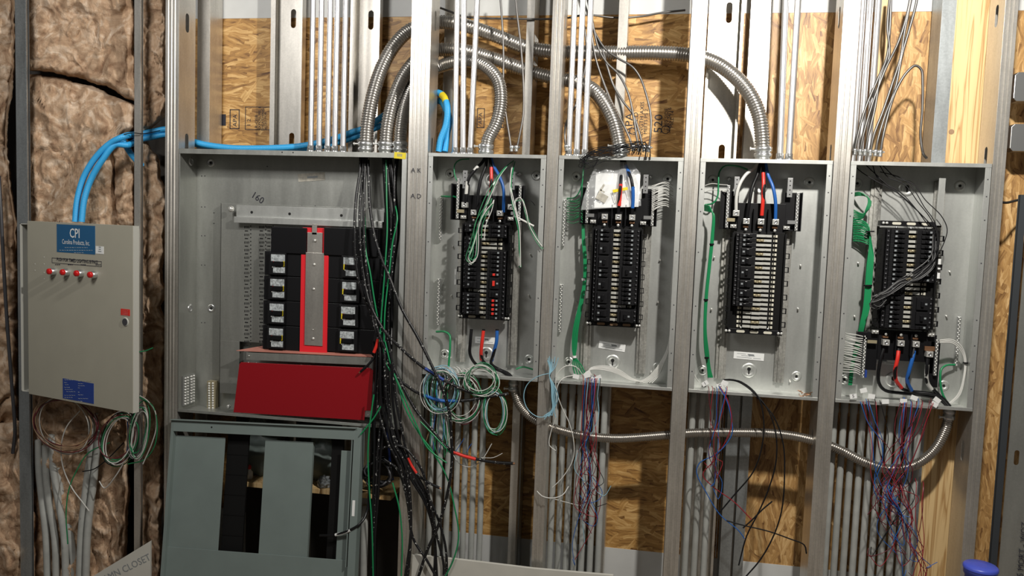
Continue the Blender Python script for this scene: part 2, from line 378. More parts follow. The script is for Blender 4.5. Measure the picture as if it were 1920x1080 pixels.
front_stud(.690, .749, 'L', 2, .145, label='metal stud between the third and fourth narrow breaker panels')
front_stud(1.264, 1.308, 'L', 2, .145, label='metal stud touching the right side of the fourth narrow breaker panel')
# studs turned sideways in the rear row
def flat_stud(pxa, pxb, pyref, Y, slots, label, z0=FZ, lip=.25, m='galv', right=False):
    a = at(pxa, pyref, Y).x; b = at(pxb, pyref, Y).x; mb = MB(); f = (b-a)*lip
    sheet(mb, a, b, z0, ZTOP, [slot_poly(a+(b-a)*.60, z, .026, .088) for z in slots], lambda x, z: (x, Y, z))
    mb.add([(a, Y, z0), (a, Y-.04, z0), (a, Y-.04, ZTOP), (a, Y, ZTOP)], [(0, 1, 2, 3)])
    mb.add([(b, Y, z0), (b, Y-.04, z0), (b, Y-.04, ZTOP), (b, Y, ZTOP)], [(0, 1, 2, 3)])
    mb.add([(a, Y-.04, z0), (a+f*.6, Y-.04, z0), (a+f*.6, Y-.04, ZTOP), (a, Y-.04, ZTOP)], [(0, 1, 2, 3)])
    mb.add([(b-.010, Y-.04, z0), (b, Y-.04, z0), (b, Y-.04, ZTOP), (b-.010, Y-.04, ZTOP)], [(0, 1, 2, 3)])
    return tag(mb.build('metal_stud', m, solid=.0012), label, 'stud', 'rear metal studs')
z_a = at(545, 34, .27).z; z_b = at(543, 266, .27).z
flat_stud(514, 572, 150, .28, (z_a, z_b, .5), 'sideways metal stud with oval slots, left of the five shiny conduits')
flat_stud(662, 716, 100, .28, (z_a-.01, z_b, .5), 'sideways metal stud with an oval slot, behind the first big flexible conduit')
flat_stud(1322, 1386, 150, .24, (at(1343, 24, .24).z, at(1332, 290, .24).z, .6), 'blown-out white sideways metal stud with two oval slots, above the third panel', lip=.12)
def rear_stud(pxa, pxb, pyref, label, Y=.165, holes=None, m='galv', z0=FZ, z1=ZTOP, web='R', depth=.14):
    a = at(pxa, pyref, Y).x; b = at(pxb, pyref, Y).x
    return front_stud(a, b, web, 0, depth, (), Y, z0, z1, m, label, holes, group='rear metal studs')
rear_stud(370, 393, 150, 'bright plain metal stud above the left part of the wide panel', Y=.20, depth=.11)
def zh(px, py, r=.05, Y=.215): z = at(px, py, Y).z; return (z-r, z+r)
rear_stud(831, 849, 150, 'narrow rear metal stud behind the blue conduits above the first panel', Y=.262, web='L', depth=.05)
rear_stud(984, 998, 150, 'pale rear metal stud above the right half of the first narrow panel', Y=.165, holes=[zh(991, 88), zh(991, 132, .04)])
rear_stud(1155, 1172, 150, 'pale rear metal stud rising above the middle of the second narrow panel', Y=.165, holes=[zh(1163, 99)])
rear_stud(1401, 1421, 150, 'left one of two bright rear studs above the third narrow panel', Y=.25, depth=.06)
rear_stud(1422, 1440, 150, 'right one of two bright rear studs above the third narrow panel', Y=.25, depth=.06)
rear_stud(1757, 1783, 150, 'rear metal stud left of the wide pine board above the fourth panel', Y=.17, depth=.12, m='galv_blue', web='L')
rear_stud(956, 974, 950, 'bluish rear metal stud below the right end of the first narrow panel', Y=.22, m='galv_blue', z1=.94, depth=.09)
rear_stud(1355, 1376, 950, 'left one of two grey rear studs below the third narrow panel', Y=.2, m='galv_blue', z1=.94, depth=.1)
rear_stud(1381, 1399, 950, 'right one of two grey rear studs below the third narrow panel', Y=.2, m='galv_blue', z1=.94, depth=.1)
def board(pxa, pxb, pyref, Y, m, name, label, z0=FZ, z1=ZTOP, th=.038):
    a = at(pxa, pyref, Y).x; b = at(pxb, pyref, Y).x
    return tag(MB().box(a, b, Y, Y+th, z0, z1).build(name, m, bevel=.002), label, 'board')
board(1781, 1846, 150, .20, 'pine', 'pine_stud', 'wide knotty pine board standing behind the right side of the fourth panel')
board(1641, 1660, 150, .25, 'pine', 'pine_stud', 'narrow strip of pine board behind the armoured cables above the fourth panel', z0=1.0)
mb = MB(); k = at(1774, 247, .2)
for i in range(3): mb.lathe((k.x+.02, .2, k.z), (0, -1, 0), [(.011-.003*i, 0), (.010-.003*i, .0012+.0004*i)], 12)
mb.build('knot', 'w_brown', bpy.data.objects['pine_stud'])
a_ = at(748, 1000, .10); b_ = at(764, 1000, .10); tag(MB().box(a_.x, b_.x, .135, .17, FZ, at(756, 905, .10).z).build('wood_post', 'pine', bevel=.002), 'short wooden post below the shelf end, beside the wide ribbed stud', 'post')
# far right
rs = front_stud(at(1888, 680, .05).x, at(1900, 680, .05).x, 'R', 0, .02, (), .05, z1=1.80, m='door_dark', label='dark metal stud at the far right beyond the strip of sheathing')
mb = MB(); xa = at(1894, 800, .06).x
sheet(mb, xa, xa+.16, FZ, 1.78, [slot_poly(at(1906, 858, .06).x, at(1906, 858, .06).z, .018, .06)], lambda x, z: (x, .06, z))
ws = tag(mb.build('metal_stud', 'box_steel_dull', solid=.0012), 'brownish metal stud web with a slot and black handwriting at right edge', 'stud')
pp = at(1917, 1030, .058); text('5 MORT - WOZ', .032, (pp, Vector((0, 0, 1)), Vector((-1, 0, 0)), Vector((0, -1, 0))), .003, 'handwriting', 'ink', ws)

# wood brackets and square boxes at the right edge
for (py0, py1, px0, lab) in ((135, 190, 1904, 'upper square metal box at the right edge of the wall'), (232, 284, 1897, 'lower square metal box at the right edge of the wall')):
    a = at(px0, py0, .17); b = at(px0+34, py1, .17); t = thing('junction_box', (a.x, .2, b.z), lab, 'box', 'square metal boxes at the right edge')
    c = .012
    poly = [(a.x+c, b.z), (b.x, b.z), (b.x, a.z), (a.x+c, a.z), (a.x, a.z-c), (a.x, b.z+c)]
    MB().prism(poly, .17, .23).build('body', 'zinc', t, bevel=.002)
    m_ = MB()
    for fz in (.25, .75): m_.lathe((a.x-.001, .2, b.z+(a.z-b.z)*fz), (-1, 0, 0), [(.009, 0), (.007, .001)], 12)
    m_.build('knockout', 'zinc', t)

# ------------------------------------------------------------------ enclosures
def enclosure(mb, x0, x1, zt, zb, dep=.144, lip=.0215, tlip=.015, blip=.013, t=.002):
    mb.box(x0, x1, dep-t, dep, zb, zt)                       # back
    mb.box(x0, x0+t, 0, dep-t, zb, zt); mb.box(x1-t, x1, 0, dep-t, zb, zt)
    mb.box(x0, x1, 0, dep-t, zt-t, zt); mb.box(x0, x1, 0, dep-t, zb, zb+t)
    mb.box(x0+t, x0+lip, -.0005, t, zb+blip, zt-tlip); mb.box(x1-lip, x1-t, -.0005, t, zb+blip, zt-tlip)
    mb.box(x0, x1, -.0015, t*.6, zt-tlip, zt-.0002); mb.box(x0, x1, -.0015, t*.6, zb+.0002, zb+blip)
def dimple(c, r=.022, hole=True):
    m = MB(); m.lathe((c[0], c[1], c[2]), (0, -1, 0), [(r, 0), (r*.93, .003), (r*.62, .004), (r*.5, .0015), (r*.3, .001)], 20); return m
def screw(mb, c, r=.004, h=.003, d=(0, -1, 0)): mb.lathe(c, d, [(r, 0), (r, h*.5), (r*.7, h), (r*.2, h*1.1)], 10)

PITCH = .01865
def breaker_mesh(rows, flip, big):
    s = -1 if flip else 1; h = rows*PITCH-.0008; mb = MB()
    def bx(a, b, y0, y1, z0, z1): mb.box(s*a, s*b, y0, y1, z0, z1)
    bx(.012, .078, .022, .062, -h, 0)             # body
    bx(.0, .013, .036, .062, -h, 0)               # terminal end
    for i in range(rows): bx(.024, .062, .014, .023, -i*PITCH-.0155, -i*PITCH-.0025) if not big else None
    if big: bx(.022, .064, .013, .023, -h+.004, -.004)
    return mb
PROTO = {}
def put_breaker(par, x, ztop, rows, flip, toggle_m='black_gloss', big=None, label=None):
    big = rows > 1 if big is None else big
    key = (rows, flip, toggle_m)
    s = -1 if flip else 1
    if key not in PROTO:
        b = breaker_mesh(rows, flip, big).build('circuit_breaker', 'breaker', par, bevel=.0007)
        # vertices were shifted by the parent's place: rebuild them around the breaker's own corner
        off = wloc(par)
        for v in b.data.vertices: v.co += off
        h = rows*PITCH; zc = -h/2 if big else -.009
        tg = MB(); tg.box(s*.040, s*.050, .004, .015, zc-(.011 if big else .005), zc+(.011 if big else .005)); t_ = tg.build('toggle', toggle_m, b, bevel=.001)
        lb = MB()
        for i in range(1 if big else rows): lb.box(s*.026, s*.034, .0122 if big else .0135, .0145, zc-.0035, zc+.0035)
        l_ = lb.build('rating_label', 'print_grey', b)
        sc = MB()
        for i in range(rows): screw(sc, (s*.006, .036, -i*PITCH-.009), .0042, .004)
        s_ = sc.build('terminal_screw', 'dark_grey', b)
        for o in (t_, l_, s_):
            for v in o.data.vertices: v.co += off
        PROTO[key] = (b, (t_, l_, s_)); first = True
    else:
        b0, subs = PROTO[key]; b = b0.copy(); COL.objects.link(b); b.parent = par
        for q in subs: c = q.copy(); COL.objects.link(c); c.parent = b
    b.location = Vector((x, 0, ztop))-wloc(par)
    return b

def lug(par, x, z, y=.05, name='cable_lug'):
    l = MB(); l.box(x-.013, x+.013, y-.012, y+.014, z-.012, z+.012).build if 0 else None
    m = MB(); m.box(x-.0125, x+.0125, y-.012, y+.016, z-.0115, z+.0115); o = m.build(name, 'screw', par, bevel=.001)
    s = MB(); s.lathe((x, y-.0118, z), (0, -1, 0), [(.0075, 0), (.0075, .0012), (.005, .0016), (.005, .0004), (.0015, .0002)], 14); s.build('set_screw', 'zinc', o)
    return o
def panel(idx, ord_, label, left, right, inv=False, red_rows=()):
    x0 = [-.9582, -.3961, .1783, .7529][idx]; x1 = x0+.508; zt = 1.911; zb = zt-.957
    t = thing('breaker_panel', (x0+.254, .07, zb), label, 'electrical panel', 'narrow breaker panels')
    mb = MB(); enclosure(mb, x0, x1, zt, zb)
    mb.build('enclosure', 'box_steel', t, bevel=.0006)
    X = lambda v: x0+v; Z = lambda v: zt+v
    fz = (lambda v: -.957-v+.02) if inv else (lambda v: v)     # turned upside down in the last panel
    G = (lambda v: Z(-.957-v)) if inv else Z
    # embossed mounts and knockout marks on the back
    for (a, b) in ((.062, -.077), (.450, -.077), (.062, -.886), (.446, -.886)):
        d = dimple((X(a), .142, Z(b))); o = d.build('mounting_dimple', 'box_steel', t); MB().lathe((X(a), .1405, Z(b)), (0, -1, 0), [(.0055, 0), (.0055, .0012)], 10).build('mounting_hole', 'hole', o)
    o = dimple((X(.253), .142, Z(-.874 if not inv else -.092)), .033).build('keyhole_boss', 'box_steel', t)
    zk = Z(-.874 if not inv else -.092); mk = MB(); mk.lathe((X(.253), .1405, zk+.006), (0, -1, 0), [(.0075, 0), (.0075, .0012)], 12); mk.box(X(.2505), X(.2555), .1393, .1405, zk-.016, zk+.004); mk.build('keyhole', 'hole', o)
    if not inv: dimple((X(.254), .142, Z(-.10)), .033).build('keyhole_boss', 'box_steel', t)
    if inv: 
        o = dimple((X(.253), .142, Z(-.874)), .033).build('keyhole_boss', 'box_steel', t); MB().lathe((X(.253), .1405, Z(-.87)), (0, -1, 0), [(.009, 0), (.009, .0012)], 12).build('keyhole', 'hole', o)
    m = MB()
    for a, b in ((.085, -.40), (.085, -.62), (.435, -.42), (.435, -.60), (.09, -.90), (.42, -.905)): m.cyl((X(a), .142, Z(b)), (X(a), .128, Z(b)-.003), .0035, 8)
    m.build('weld_stud', 'screw', t)
    for a in (.0105, .4975):
        for b in (-.06, -.125, -.215, -.38, -.60, -.70, -.80, -.87): m = MB(); m.lathe((X(a), -.0004, Z(b)), (0, -1, 0), [(.0028, 0), (.0028, .0006)], 8); m.build('trim_screw_hole', 'dark_grey', t)
    # rails
    m = MB()
    for a, b in ((.113, .156), (.353, .394)):
        zr0, zr1 = (-.255, -.915) if not inv else (-.06, -.72)
        m.box(X(a), X(b), .128, .1405, Z(zr1), Z(zr0)); m.box(X(a)+.012, X(b)-.012, .120, .129, Z(zr1), Z(zr0))
    m.build('mounting_rail', 'rail_steel', t, bevel=.001)
    # housing
    r0 = -.295 if not inv else -.259
    zr = lambda i: Z(r0-i*PITCH)
    m = MB(); m.box(X(.151), X(.354), .062, .118, zr(21)-.006, zr(0)+.006)
    m.box(X(.146), X(.153), .045, .11, zr(21), zr(0)); m.box(X(.352), X(.359), .045, .11, zr(21), zr(0))
    hs = m.build('busbar_housing', 'black_matt', t, bevel=.001)
    for i in range(7):
        zc = zr(1.2+i*3.0)
        for sx, xx in ((-1, .146), (1, .359)):
            c = MB(); x_a = X(xx); x_b = X(xx+sx*.013)
            c.box(x_a, x_b, .040, .052, zc-.001, zc+.0018); c.box(x_a, x_b, .040, .052, zc-.0208, zc-.018); c.box(x_b-.0014, x_b+.0014, .040, .052, zc-.0208, zc+.0018)
            c.build('clip', 'black', hs)
    # bus stabs in the middle of each row
    for i in range(21):
        m = MB(); zc = zr(i+.5); xe0 = .237; xe1 = .270
        col = 'tin'
        m.box(X(xe0), X(xe1), .040, .0625, zc-.0052, zc+.0052)
        if i % 3 == 1:
            m.lathe((X(.245), .040, zc), (0, -1, 0), [(.0055, 0), (.0055, .002), (.003, .003)], 10); m.lathe((X(.262), .040, zc), (0, -1, 0), [(.0055, 0), (.0055, .002), (.003, .003)], 10); col = 'brass'
        m.build('bus_stab', col, t)
    # breakers
    def column(lst, flip):
        i = 0
        for n in lst:
            if n > 0:
                put_breaker(t, X(.160) if not flip else X(.346), zr(i)-.0004, n, flip, 'red_tape' if (flip and i in red_rows) else 'black_gloss'); i += n
            else:
                for k in range(-n):
                    zc = zr(i+.5); s = -1 if flip else 1; bx = .346 if flip else .160
                    e = MB(); e.box(X(bx+s*.045), X(bx+s*.078), .052, .0625, zc-.005, zc+.005); e.lathe((X(bx+s*.066), .052, zc), (0, -1, 0), [(.003, 0), (.002, .001)], 8); e.build('bus_stab', 'tin', t)
                    e = MB(); e.box(X(bx+s*.022), X(bx+s*.030), .055, .0625, zc-.005, zc+.005); e.box(X(bx+s*.034), X(bx+s*.037), .055, .0625, zc-.004, zc+.004); e.build('breaker_hook', 'cream', t)
                    i += 1
    column(left, False); column(right, True)
    # lug tray with neutral bars
    def gz(v): return G(v)
    T = MB(); zl = lambda v: gz(v)
    if not inv:
        a = dict(base=(-.172, -.291), wing=(-.125, -.281), lug=-.247, nl=-.216, bar=(-.072, -.145), nb=(-.103, -.278), lo=-.268)
    T.box(X(.165), X(.352), .070, .082, Z(-.172) if not inv else Z(-.785), Z(-.29) if not inv else Z(-.665))
    if inv:
        T.box(X(.10), X(.165), .075, .085, Z(-.83), Z(-.675)); T.box(X(.352), X(.385), .075, .085, Z(-.83), Z(-.675)); T.box(X(.082), X(.12), .06, .085, Z(-.71), Z(-.675)); T.box(X(.365), X(.40), .075, .085, Z(-.885), Z(-.70))
    else:
        T.box(X(.094), X(.166), .078, .086, Z(-.281), Z(-.125)); T.box(X(.345), X(.410), .078, .086, Z(-.281), Z(-.125))
        T.box(X(.092), X(.096), .05, .086, Z(-.281), Z(-.125)); T.box(X(.408), X(.412), .05, .086, Z(-.281), Z(-.125))
    for q in (.226, .283):
        T.box(X(q)-.002, X(q)+.002, .045, .072, (Z(-.195) if not inv else Z(-.76)), (Z(-.285) if not inv else Z(-.67)))
    T.build('lug_tray', 'black', t, bevel=.001)
    zg = -.247 if not inv else -.711; dz = 0
    for k, q in enumerate(((.197, .254, .311) if not inv else (.187, .243, .299))): lug(t, X(q), Z(zg))
    zs = -.268 if not inv else -.690
    for q in ((.197, .254, .311) if not inv else (.187, .243, .299)):
        m = MB(); m.box(X(q)-.010, X(q)+.010, .053, .07, Z(zs)-.0035, Z(zs)+.0035); m.build('busbar_end', 'copper', t)
        m = MB(); screw(m, (X(q), .05, Z(zs-.013 if not inv else zs+.012)), .006, .004); m.build('bus_screw', 'screw', t)
    for q in (.148, .357):
        m = MB(); zz = -.268 if not inv else -.672; m.box(X(q)-.012, X(q)+.012, .055, .07, Z(zz)-.007, Z(zz)+.007); screw(m, (X(q)-.005, .055, Z(zz)), .005, .004); screw(m, (X(q)+.008, .055, Z(zz)), .004, .004); m.build('end_clamp', 'screw', t)
    ze = -.700 if not inv else -.236
    m = MB(); m.box(X(.140), X(.366), .060, .1, Z(ze)-.010, Z(ze)+.010); o = m.build('end_cap', 'black', t, bevel=.001)
    for q in (.20, .254, .308):
        m = MB()
        poly = [(X(q)+x, Z(ze)+z) for x, z in slot_h(.034, .010)]
        m.prism(poly, .058, .061); m.build('slot_insert', 'cream' if idx != 1 else 'w_brown', o)
        m = MB(); screw(m, (X(q), .058, Z(ze)+(.016 if not inv else -.016)), .0045, .003); m.build('bus_screw', 'zinc', t)
    for q in ((.142, .155, .350, .362) if not inv else (.150, .163)):
        m = MB(); screw(m, (X(q), .058, Z(ze)), .006, .006); m.build('end_screw', 'screw', t)
    # vertical neutral bars: a strip of screws
    def bar(xa, za, zb_, y, name, n, wid=.006, mm='zinc'):
        m = MB(); m.box(xa-wid, xa+wid, y, y+.012, zb_, za); o = m.build(name, mm, t, bevel=.0006); s = MB()
        for i in range(n): screw(s, (xa+(.002 if i % 2 else -.002), y, za+(zb_-za)*(i+.5)/n), .0034, .003)
        s.build('screw_row', 'screw', o)
    if not inv:
        bar(X(.121), Z(-.103), Z(-.276), .055, 'neutral_bar', 24); bar(X(.394), Z(-.125), Z(-.279), .055, 'neutral_bar', 22)
        for q in (.152, .360):
            if q == .360 or idx in (0, 2):
                m = MB(); m.box(X(q)-.010, X(q)+.010, .05, .056, Z(-.145), Z(-.068)); m.box(X(q)-.010, X(q)+.010, .056, .142, Z(-.072), Z(-.068)); o = m.build('bracket', 'zinc', t, bevel=.0006)
                s = MB()
                for i in range(4): s.lathe((X(q), .0498, Z(-.080-i*.018)), (0, -1, 0), [(.0028, 0), (.0028, .0005)], 8)
                s.build('bracket_hole', 'hole', o)
        m = MB(); m.box(X(.120), X(.152), .05, .056, Z(-.250), Z(-.236)); m.build('neutral_strap', 'brass' if idx != 1 else 'zinc', t); m = MB(); m.box(X(.358), X(.392), .05, .056, Z(-.252), Z(-.238)); m.build('neutral_strap', 'zinc', t)
        if idx in (0, 2): lug(t, X(.155), Z(-.216))
        if idx == 0: lug(t, X(.358), Z(-.219))
        for b in (-.072,): 
            for a in (.128, .378): s = MB(); screw(s, (X(a), .13, Z(b)), .009, .012); s.build('fixing_bolt', 'zinc', t)
    else:
        bar(X(.113), Z(-.690), Z(-.862), .06, 'neutral_bar', 24); bar(X(.383), Z(-.690), Z(-.835), .06, 'neutral_bar', 20)
        lug(t, X(.352), Z(-.748)); m = MB(); m.box(X(.335), X(.372), .05, .06, Z(-.735), Z(-.718)); m.build('neutral_strap', 'copper', t)
        m = MB(); m.box(X(.12), X(.155), .05, .058, Z(-.718), Z(-.706)); m.build('neutral_strap', 'brass', t)
        m = MB(); m.box(X(.120), X(.128), .06, .10, Z(-.86), Z(-.83)); m.build('bar_end', 'data_blue', t)
        m = MB(); m.box(X(.342), X(.366), .05, .056, Z(-.24), Z(-.055)); m.box(X(.362), X(.366), .056, .14, Z(-.24), Z(-.055)); m.build('bracket', 'box_steel', t, bevel=.0006)
        m = MB(); m.box(X(.36), X(.371), .052, .056, Z(-.46), Z(-.37)); m.build('side_label', 'white_paper', t)
    # ground terminal strip on the side/back
    if idx == 0: gs = [(.030, -.185, -.375), (.030, -.545, -.755)]
    elif idx == 1: gs = [(.018, -.178, -.378), (.018, -.545, -.755)]
    elif idx == 2: gs = []
    else: gs = [(.479, -.60, -.80)]
    for a, b, c in gs: bar(X(a), Z(b), Z(c), .120, 'ground_bar', 26, .007)
    # paper labels
    if idx == 0: L = [(.20, -.798, .29, -.828, 0), (.096, -.50, .104, -.57, 0)]
    elif idx == 1: L = [(.19, -.79, .305, -.822, -.10)]
    elif idx == 2: L = [(.187, -.797, .311, -.828, -.03), (.118, -.585, .138, -.66, 0)]
    else: L = [(.14, -.79, .262, -.812, -.01)]
    for a, b, c, d, r in L:
        cx, cz = X((a+c)/2), Z((b+d)/2); fr = XF((cx, .1405, cz), r); m = MB(); w, h = abs(c-a)/2, abs(d-b)/2
        m.fbox(fr, -w, w, -h, h, 0, .0006); o = m.build('paper_label', 'white_paper', t); s = MB()
        if w > h:
            for (u0, u1, v) in ((-.8, -.2, .45), (-.1, .3, .45), (-.5, .1, 0), (.0, .4, .05), (-.8, .2, -.5), (.3, .8, -.5)): s.fbox(fr, u0*w, u1*w, v*h-.0009, v*h+.0009, .0007, .0009)
            s.fbox(fr, -.05*w, .35*w, .15*h, .5*h, .0007, .0009)
        else: s.fbox(fr, -.3*w, .3*w, -.3*h, .3*h, .0007, .0009)
        s.build('print', 'print_grey', o)
    if idx == 1:
        m = MB(); m.box(X(.128), X(.136), .118, .12, Z(-.60), Z(-.52)); m.build('side_label', 'white_paper', t)
    return t
def slot_h(w, h, n=5):
    r = h/2; pts = []
    for i in range(n+1):
        a = -PI/2+PI*i/n; pts.append((w/2-r+r*math.cos(a), r*math.sin(a)))
    for i in range(n+1):
        a = PI/2+PI*i/n; pts.append((-w/2+r+r*math.cos(a), r*math.sin(a)))
    return pts
panel(0, 'first', 'first narrow breaker panel from left, with red-dotted breakers and coils at its bottom', [1, 1, -1, 1, 1, 1, 1, 1, 1, 1, 1, 1, 1, 2, -1, 1, 1, 1, 1, 1], [1, 1, 1, -3, 1, 1, 1, 1, 1, 1, 3, 2, 1, 1, 1, 1, 1], red_rows=(11, 12, 14, 16, 17, 18, 19, 20))
panel(1, 'second', 'second narrow breaker panel, with a clear bag of papers in its top', [1, 1, 1, 3, 3, 1, 1, 3, 3, 1, 2, 1], [1]*8+[3, 1, 1, 1, 1, 1, 1, -1, 3])
panel(2, 'third', 'third narrow breaker panel, its right breaker column still empty', [1, 1, 1, 2, 2, 3, 2, 2, 1, 1, -5], [-21])
panel(3, 'fourth', 'fourth narrow breaker panel at far right, mounted upside down with lugs at bottom', [1]*20+[1], [1]*11+[-3, 3, 3, 1], inv=True)

# ------------------------------------------------------------------ wide panel
def RX(px, py, Y): return at(px, py, Y).x
def RZ(px, py, Y): return at(px, py, Y).z
def rect(px0, py0, px1, py1, Y):
    xm, ym = (px0+px1)/2, (py0+py1)/2
    return RX(px0, ym, Y), RX(px1, ym, Y), RZ(xm, py1, Y), RZ(xm, py0, Y)
def rbox(mb, px0, py0, px1, py1, Y, d):
    a, b, c, e = rect(px0, py0, px1, py1, Y); return mb.box(a, b, Y, Y+d, c, e)
W1 = thing('distribution_panel', (-1.6, .07, .70), 'wide distribution panel with red bus frame and dark red lower cover', 'electrical panel')
mb = MB(); enclosure(mb, -2.125, -1.052, 1.908, .70, lip=.006, tlip=.022); mb.box(-1.073, -1.058, -.0005, .002, .71, 1.89); mb.build('enclosure', 'box_steel_dull', W1, bevel=.0006)
mb = MB(); mb.box(-1.0735, -1.054, -.002, -.0008, .71, 1.885); mb.build('side_trim', 'box_steel', W1)
for (a, b) in ((395, 305), (396, 578)):
    c = at(a, b, .141); o = dimple((c.x, .142, c.z), .02).build('mounting_dimple', 'zinc', W1); MB().lathe((c.x, .1405, c.z), (0, -1, 0), [(.006, 0), (.006, .0012)], 10).build('mounting_hole', 'hole', o)
for z_ in (at(395, 305, .141).z, at(396, 578, .141).z):
    MB().lathe((-2.1232, .095, z_), (1, 0, 0), [(.02, 0), (.018, .003), (.012, .004), (.009, .0015)], 20).build('mounting_dimple', 'zinc', W1)
m = MB()
for (a, b) in ((378, 330), (384, 330), (378, 388), (384, 388), (378, 442), (384, 442), (378, 497), (384, 497), (401, 399), (401, 419), (378, 605), (384, 605), (566, 386), (591, 386), (501, 312)):
    c = at(a, b, .1415); m.lathe((c.x, .1415, c.z), (0, -1, 0), [(.003, 0), (.002, .001)], 8)
m.build('rivet', 'dark_grey', W1)
# chassis plate
m = MB(); rbox(m, 413, 386, 728, 648, .105, .003); a, b, c, e = rect(413, 386, 728, 648, .105); m.box(a, a+.003, .105, .142, c-.25, e); m.box(a, a+.10, .105, .108, c-.25, c)
m.build('chassis_plate', 'box_steel_dull', W1, bevel=.0005)
for colx in (464, 492, 506):
    m = MB()
    for i in range(16):
        y = 427+i*14.3
        for k in range(4): rbox(m, colx-6+k*2.6, y-3, colx-4.8+k*2.6, y+1, .1042, .001)
        rbox(m, colx-5, y+5, colx+1, y+7, .1042, .001); rbox(m, colx+5, y-4, colx+7, y-2, .1042, .001); rbox(m, colx+5, y+3, colx+7, y+5, .1042, .001)
    m.build('vent_slot_column', 'hole', W1)
m = MB(); c0 = at(443, 398, .085); a, b, c, e = rect(443, 389, 720, 412, .085)
m.box(a, b, .085, .088, c, e); m.box(a, b, .065, .085, c, c+.003); m.box(a, b, .065, .067, c-.025, c); br = m.build('cross_bracket', 'box_steel', W1, bevel=.0006)
m = MB()
for px, py in ((472, 398), (543, 401), (640, 404)):
    q = at(px, py, .0845); m.lathe((q.x, .0848, q.z), (0, -1, 0), [(.0065, 0), (.0065, .0006)], 12)
m.build('bracket_hole', 'hole', br)
for px, py, r in ((434, 392, .014), (447, 411, .004), (715, 422, .005), (429, 762, .010)): q = at(px, py, .07); m = MB(); screw(m, (q.x, .07, q.z), r, r); m.build('bolt', 'screw', W1)
# bus frame
m = MB(); rbox(m, 567, 427, 609, 480, .05, .05); rbox(m, 563, 478, 614, 662, .045, .055); m.build('bus_frame', 'red_bright', W1, bevel=.001)
m = MB(); rbox(m, 576, 436, 604, 480, .044, .004); rbox(m, 572, 474, 606, 648, .0405, .004); rbox(m, 585, 420, 594, 440, .044, .004); fs = m.build('bus_strip', 'galv', W1, bevel=.0006)
m = MB()
for px, py in ((590, 451), (589, 496), (588, 542), (587, 635), (587, 618)): q = at(px, py, .039); screw(m, (q.x, .0405, q.z), .0062 if py != 618 else .0025, .005)
m.build('strip_screw', 'screw', fs)
m = MB(); rbox(m, 508, 426, 574, 475, .04, .065); rbox(m, 607, 428, 708, 480, .04, .065); m.build('end_block', 'black', W1, bevel=.002)
def big_breaker(px0, py0, px1, py1, side):
    m = MB(); rbox(m, px0, py0, px1, py1-1, .050, .055)
    if side == 'L': rbox(m, px0+8, py0+2, px0+40, py1-3, .035, .02); lx = px0+12
    else: rbox(m, px1-72, py0+2, px1-36, py1-3, .035, .02); lx = px1-68
    o = m.build('moulded_breaker', 'breaker', W1, bevel=.0015)
    h = py1-py0
    m = MB(); rbox(m, lx, py0+5, lx+26, py0+5+h*.28, .0338, .001); m.build('rating_label', 'label_grey', o); m = MB(); rbox(m, lx+4, py0+h*.62, lx+26, py0+h*.86, .0338, .001); l = m.build('rating_label', 'label_grey', o)
    m = MB(); rbox(m, lx+5, py0+h*.40, lx+22, py0+h*.57, .022, .014); m.build('toggle', 'black_gloss', o, bevel=.001)
    m = MB(); rbox(m, lx+23 if side == 'L' else lx, py0+h*.38, lx+25 if side == 'L' else lx+2, py0+h*.60, .0335, .0012); m.build('yellow_mark', 'yellow', o)
    m = MB(); q = at(lx+3, py0+h*.63, .033); screw(m, (q.x, .034, q.z), .003, .002); m.build('label_screw', 'screw', o)
    m = MB(); q = at(lx+5, py0+h*.40, .033); m.lathe((q.x, .034, q.z), (0, -1, 0), [(.0022, 0), (.0022, .001)], 8); m.build('trip_button', 'red', o)
for i in range(4):
    big_breaker(496-i*1.2, 472+i*46.3, 565-i*.8, 518+i*46.3, 'L'); big_breaker(612-i*.8, 478+i*46.2, 712-i*2.2, 524+i*46.2, 'R')
# insulating shelf and angle
m = MB(); a = at(443, 657, .02); b = at(700, 669, .02); c = at(500, 647, .10); d_ = at(690, 658, .10)
m.add([a, b, d_, c, a+Vector((0, 0, -.002)), b+Vector((0, 0, -.002)), d_+Vector((0, 0, -.002)), c+Vector((0, 0, -.002))], [(0, 1, 2, 3), (4, 7, 6, 5), (0, 4, 5, 1), (1, 5, 6, 2), (2, 6, 7, 3), (3, 7, 4, 0)]); m.build('insulating_shelf', 'pink_board', W1)
m = MB(); a = at(462, 661, .022); b = at(696, 671, .022); dn = Vector((0, 0, -.033)); m.add([a, b, b+dn, a+dn], [(3, 2, 1, 0)]); m.add([a, b, b+Vector((0, .08, 0)), a+Vector((0, .08, 0))], [(0, 1, 2, 3)]); m.build('support_angle', 'box_steel_dull', W1, solid=.002)
m = MB()
for px, py in ((466, 680), (481, 681), (467, 667), (565, 685), (581, 686), (667, 692), (687, 686)): q = at(px, py, .018); screw(m, (q.x, .018, q.z), .0035, .004)
m.build('angle_screw', 'screw', W1)
pts = [(449, 683), (452, 679), (695, 690), (700, 695), (696, 770), (684, 770), (683, 788), (438, 773)]
m = MB(); vs = [at(x, y, .006) for x, y in pts]; m.prism([(v.x, v.z) for v in vs], .004, .008); m.build('lower_cover', 'red', W1, bevel=.001)
m = MB(); rbox(m, 684, 768, 696, 782, .01, .002); q = at(690, 779, .009); screw(m, (q.x, .01, q.z), .004, .003); m.build('cover_tab', 'zinc', W1)
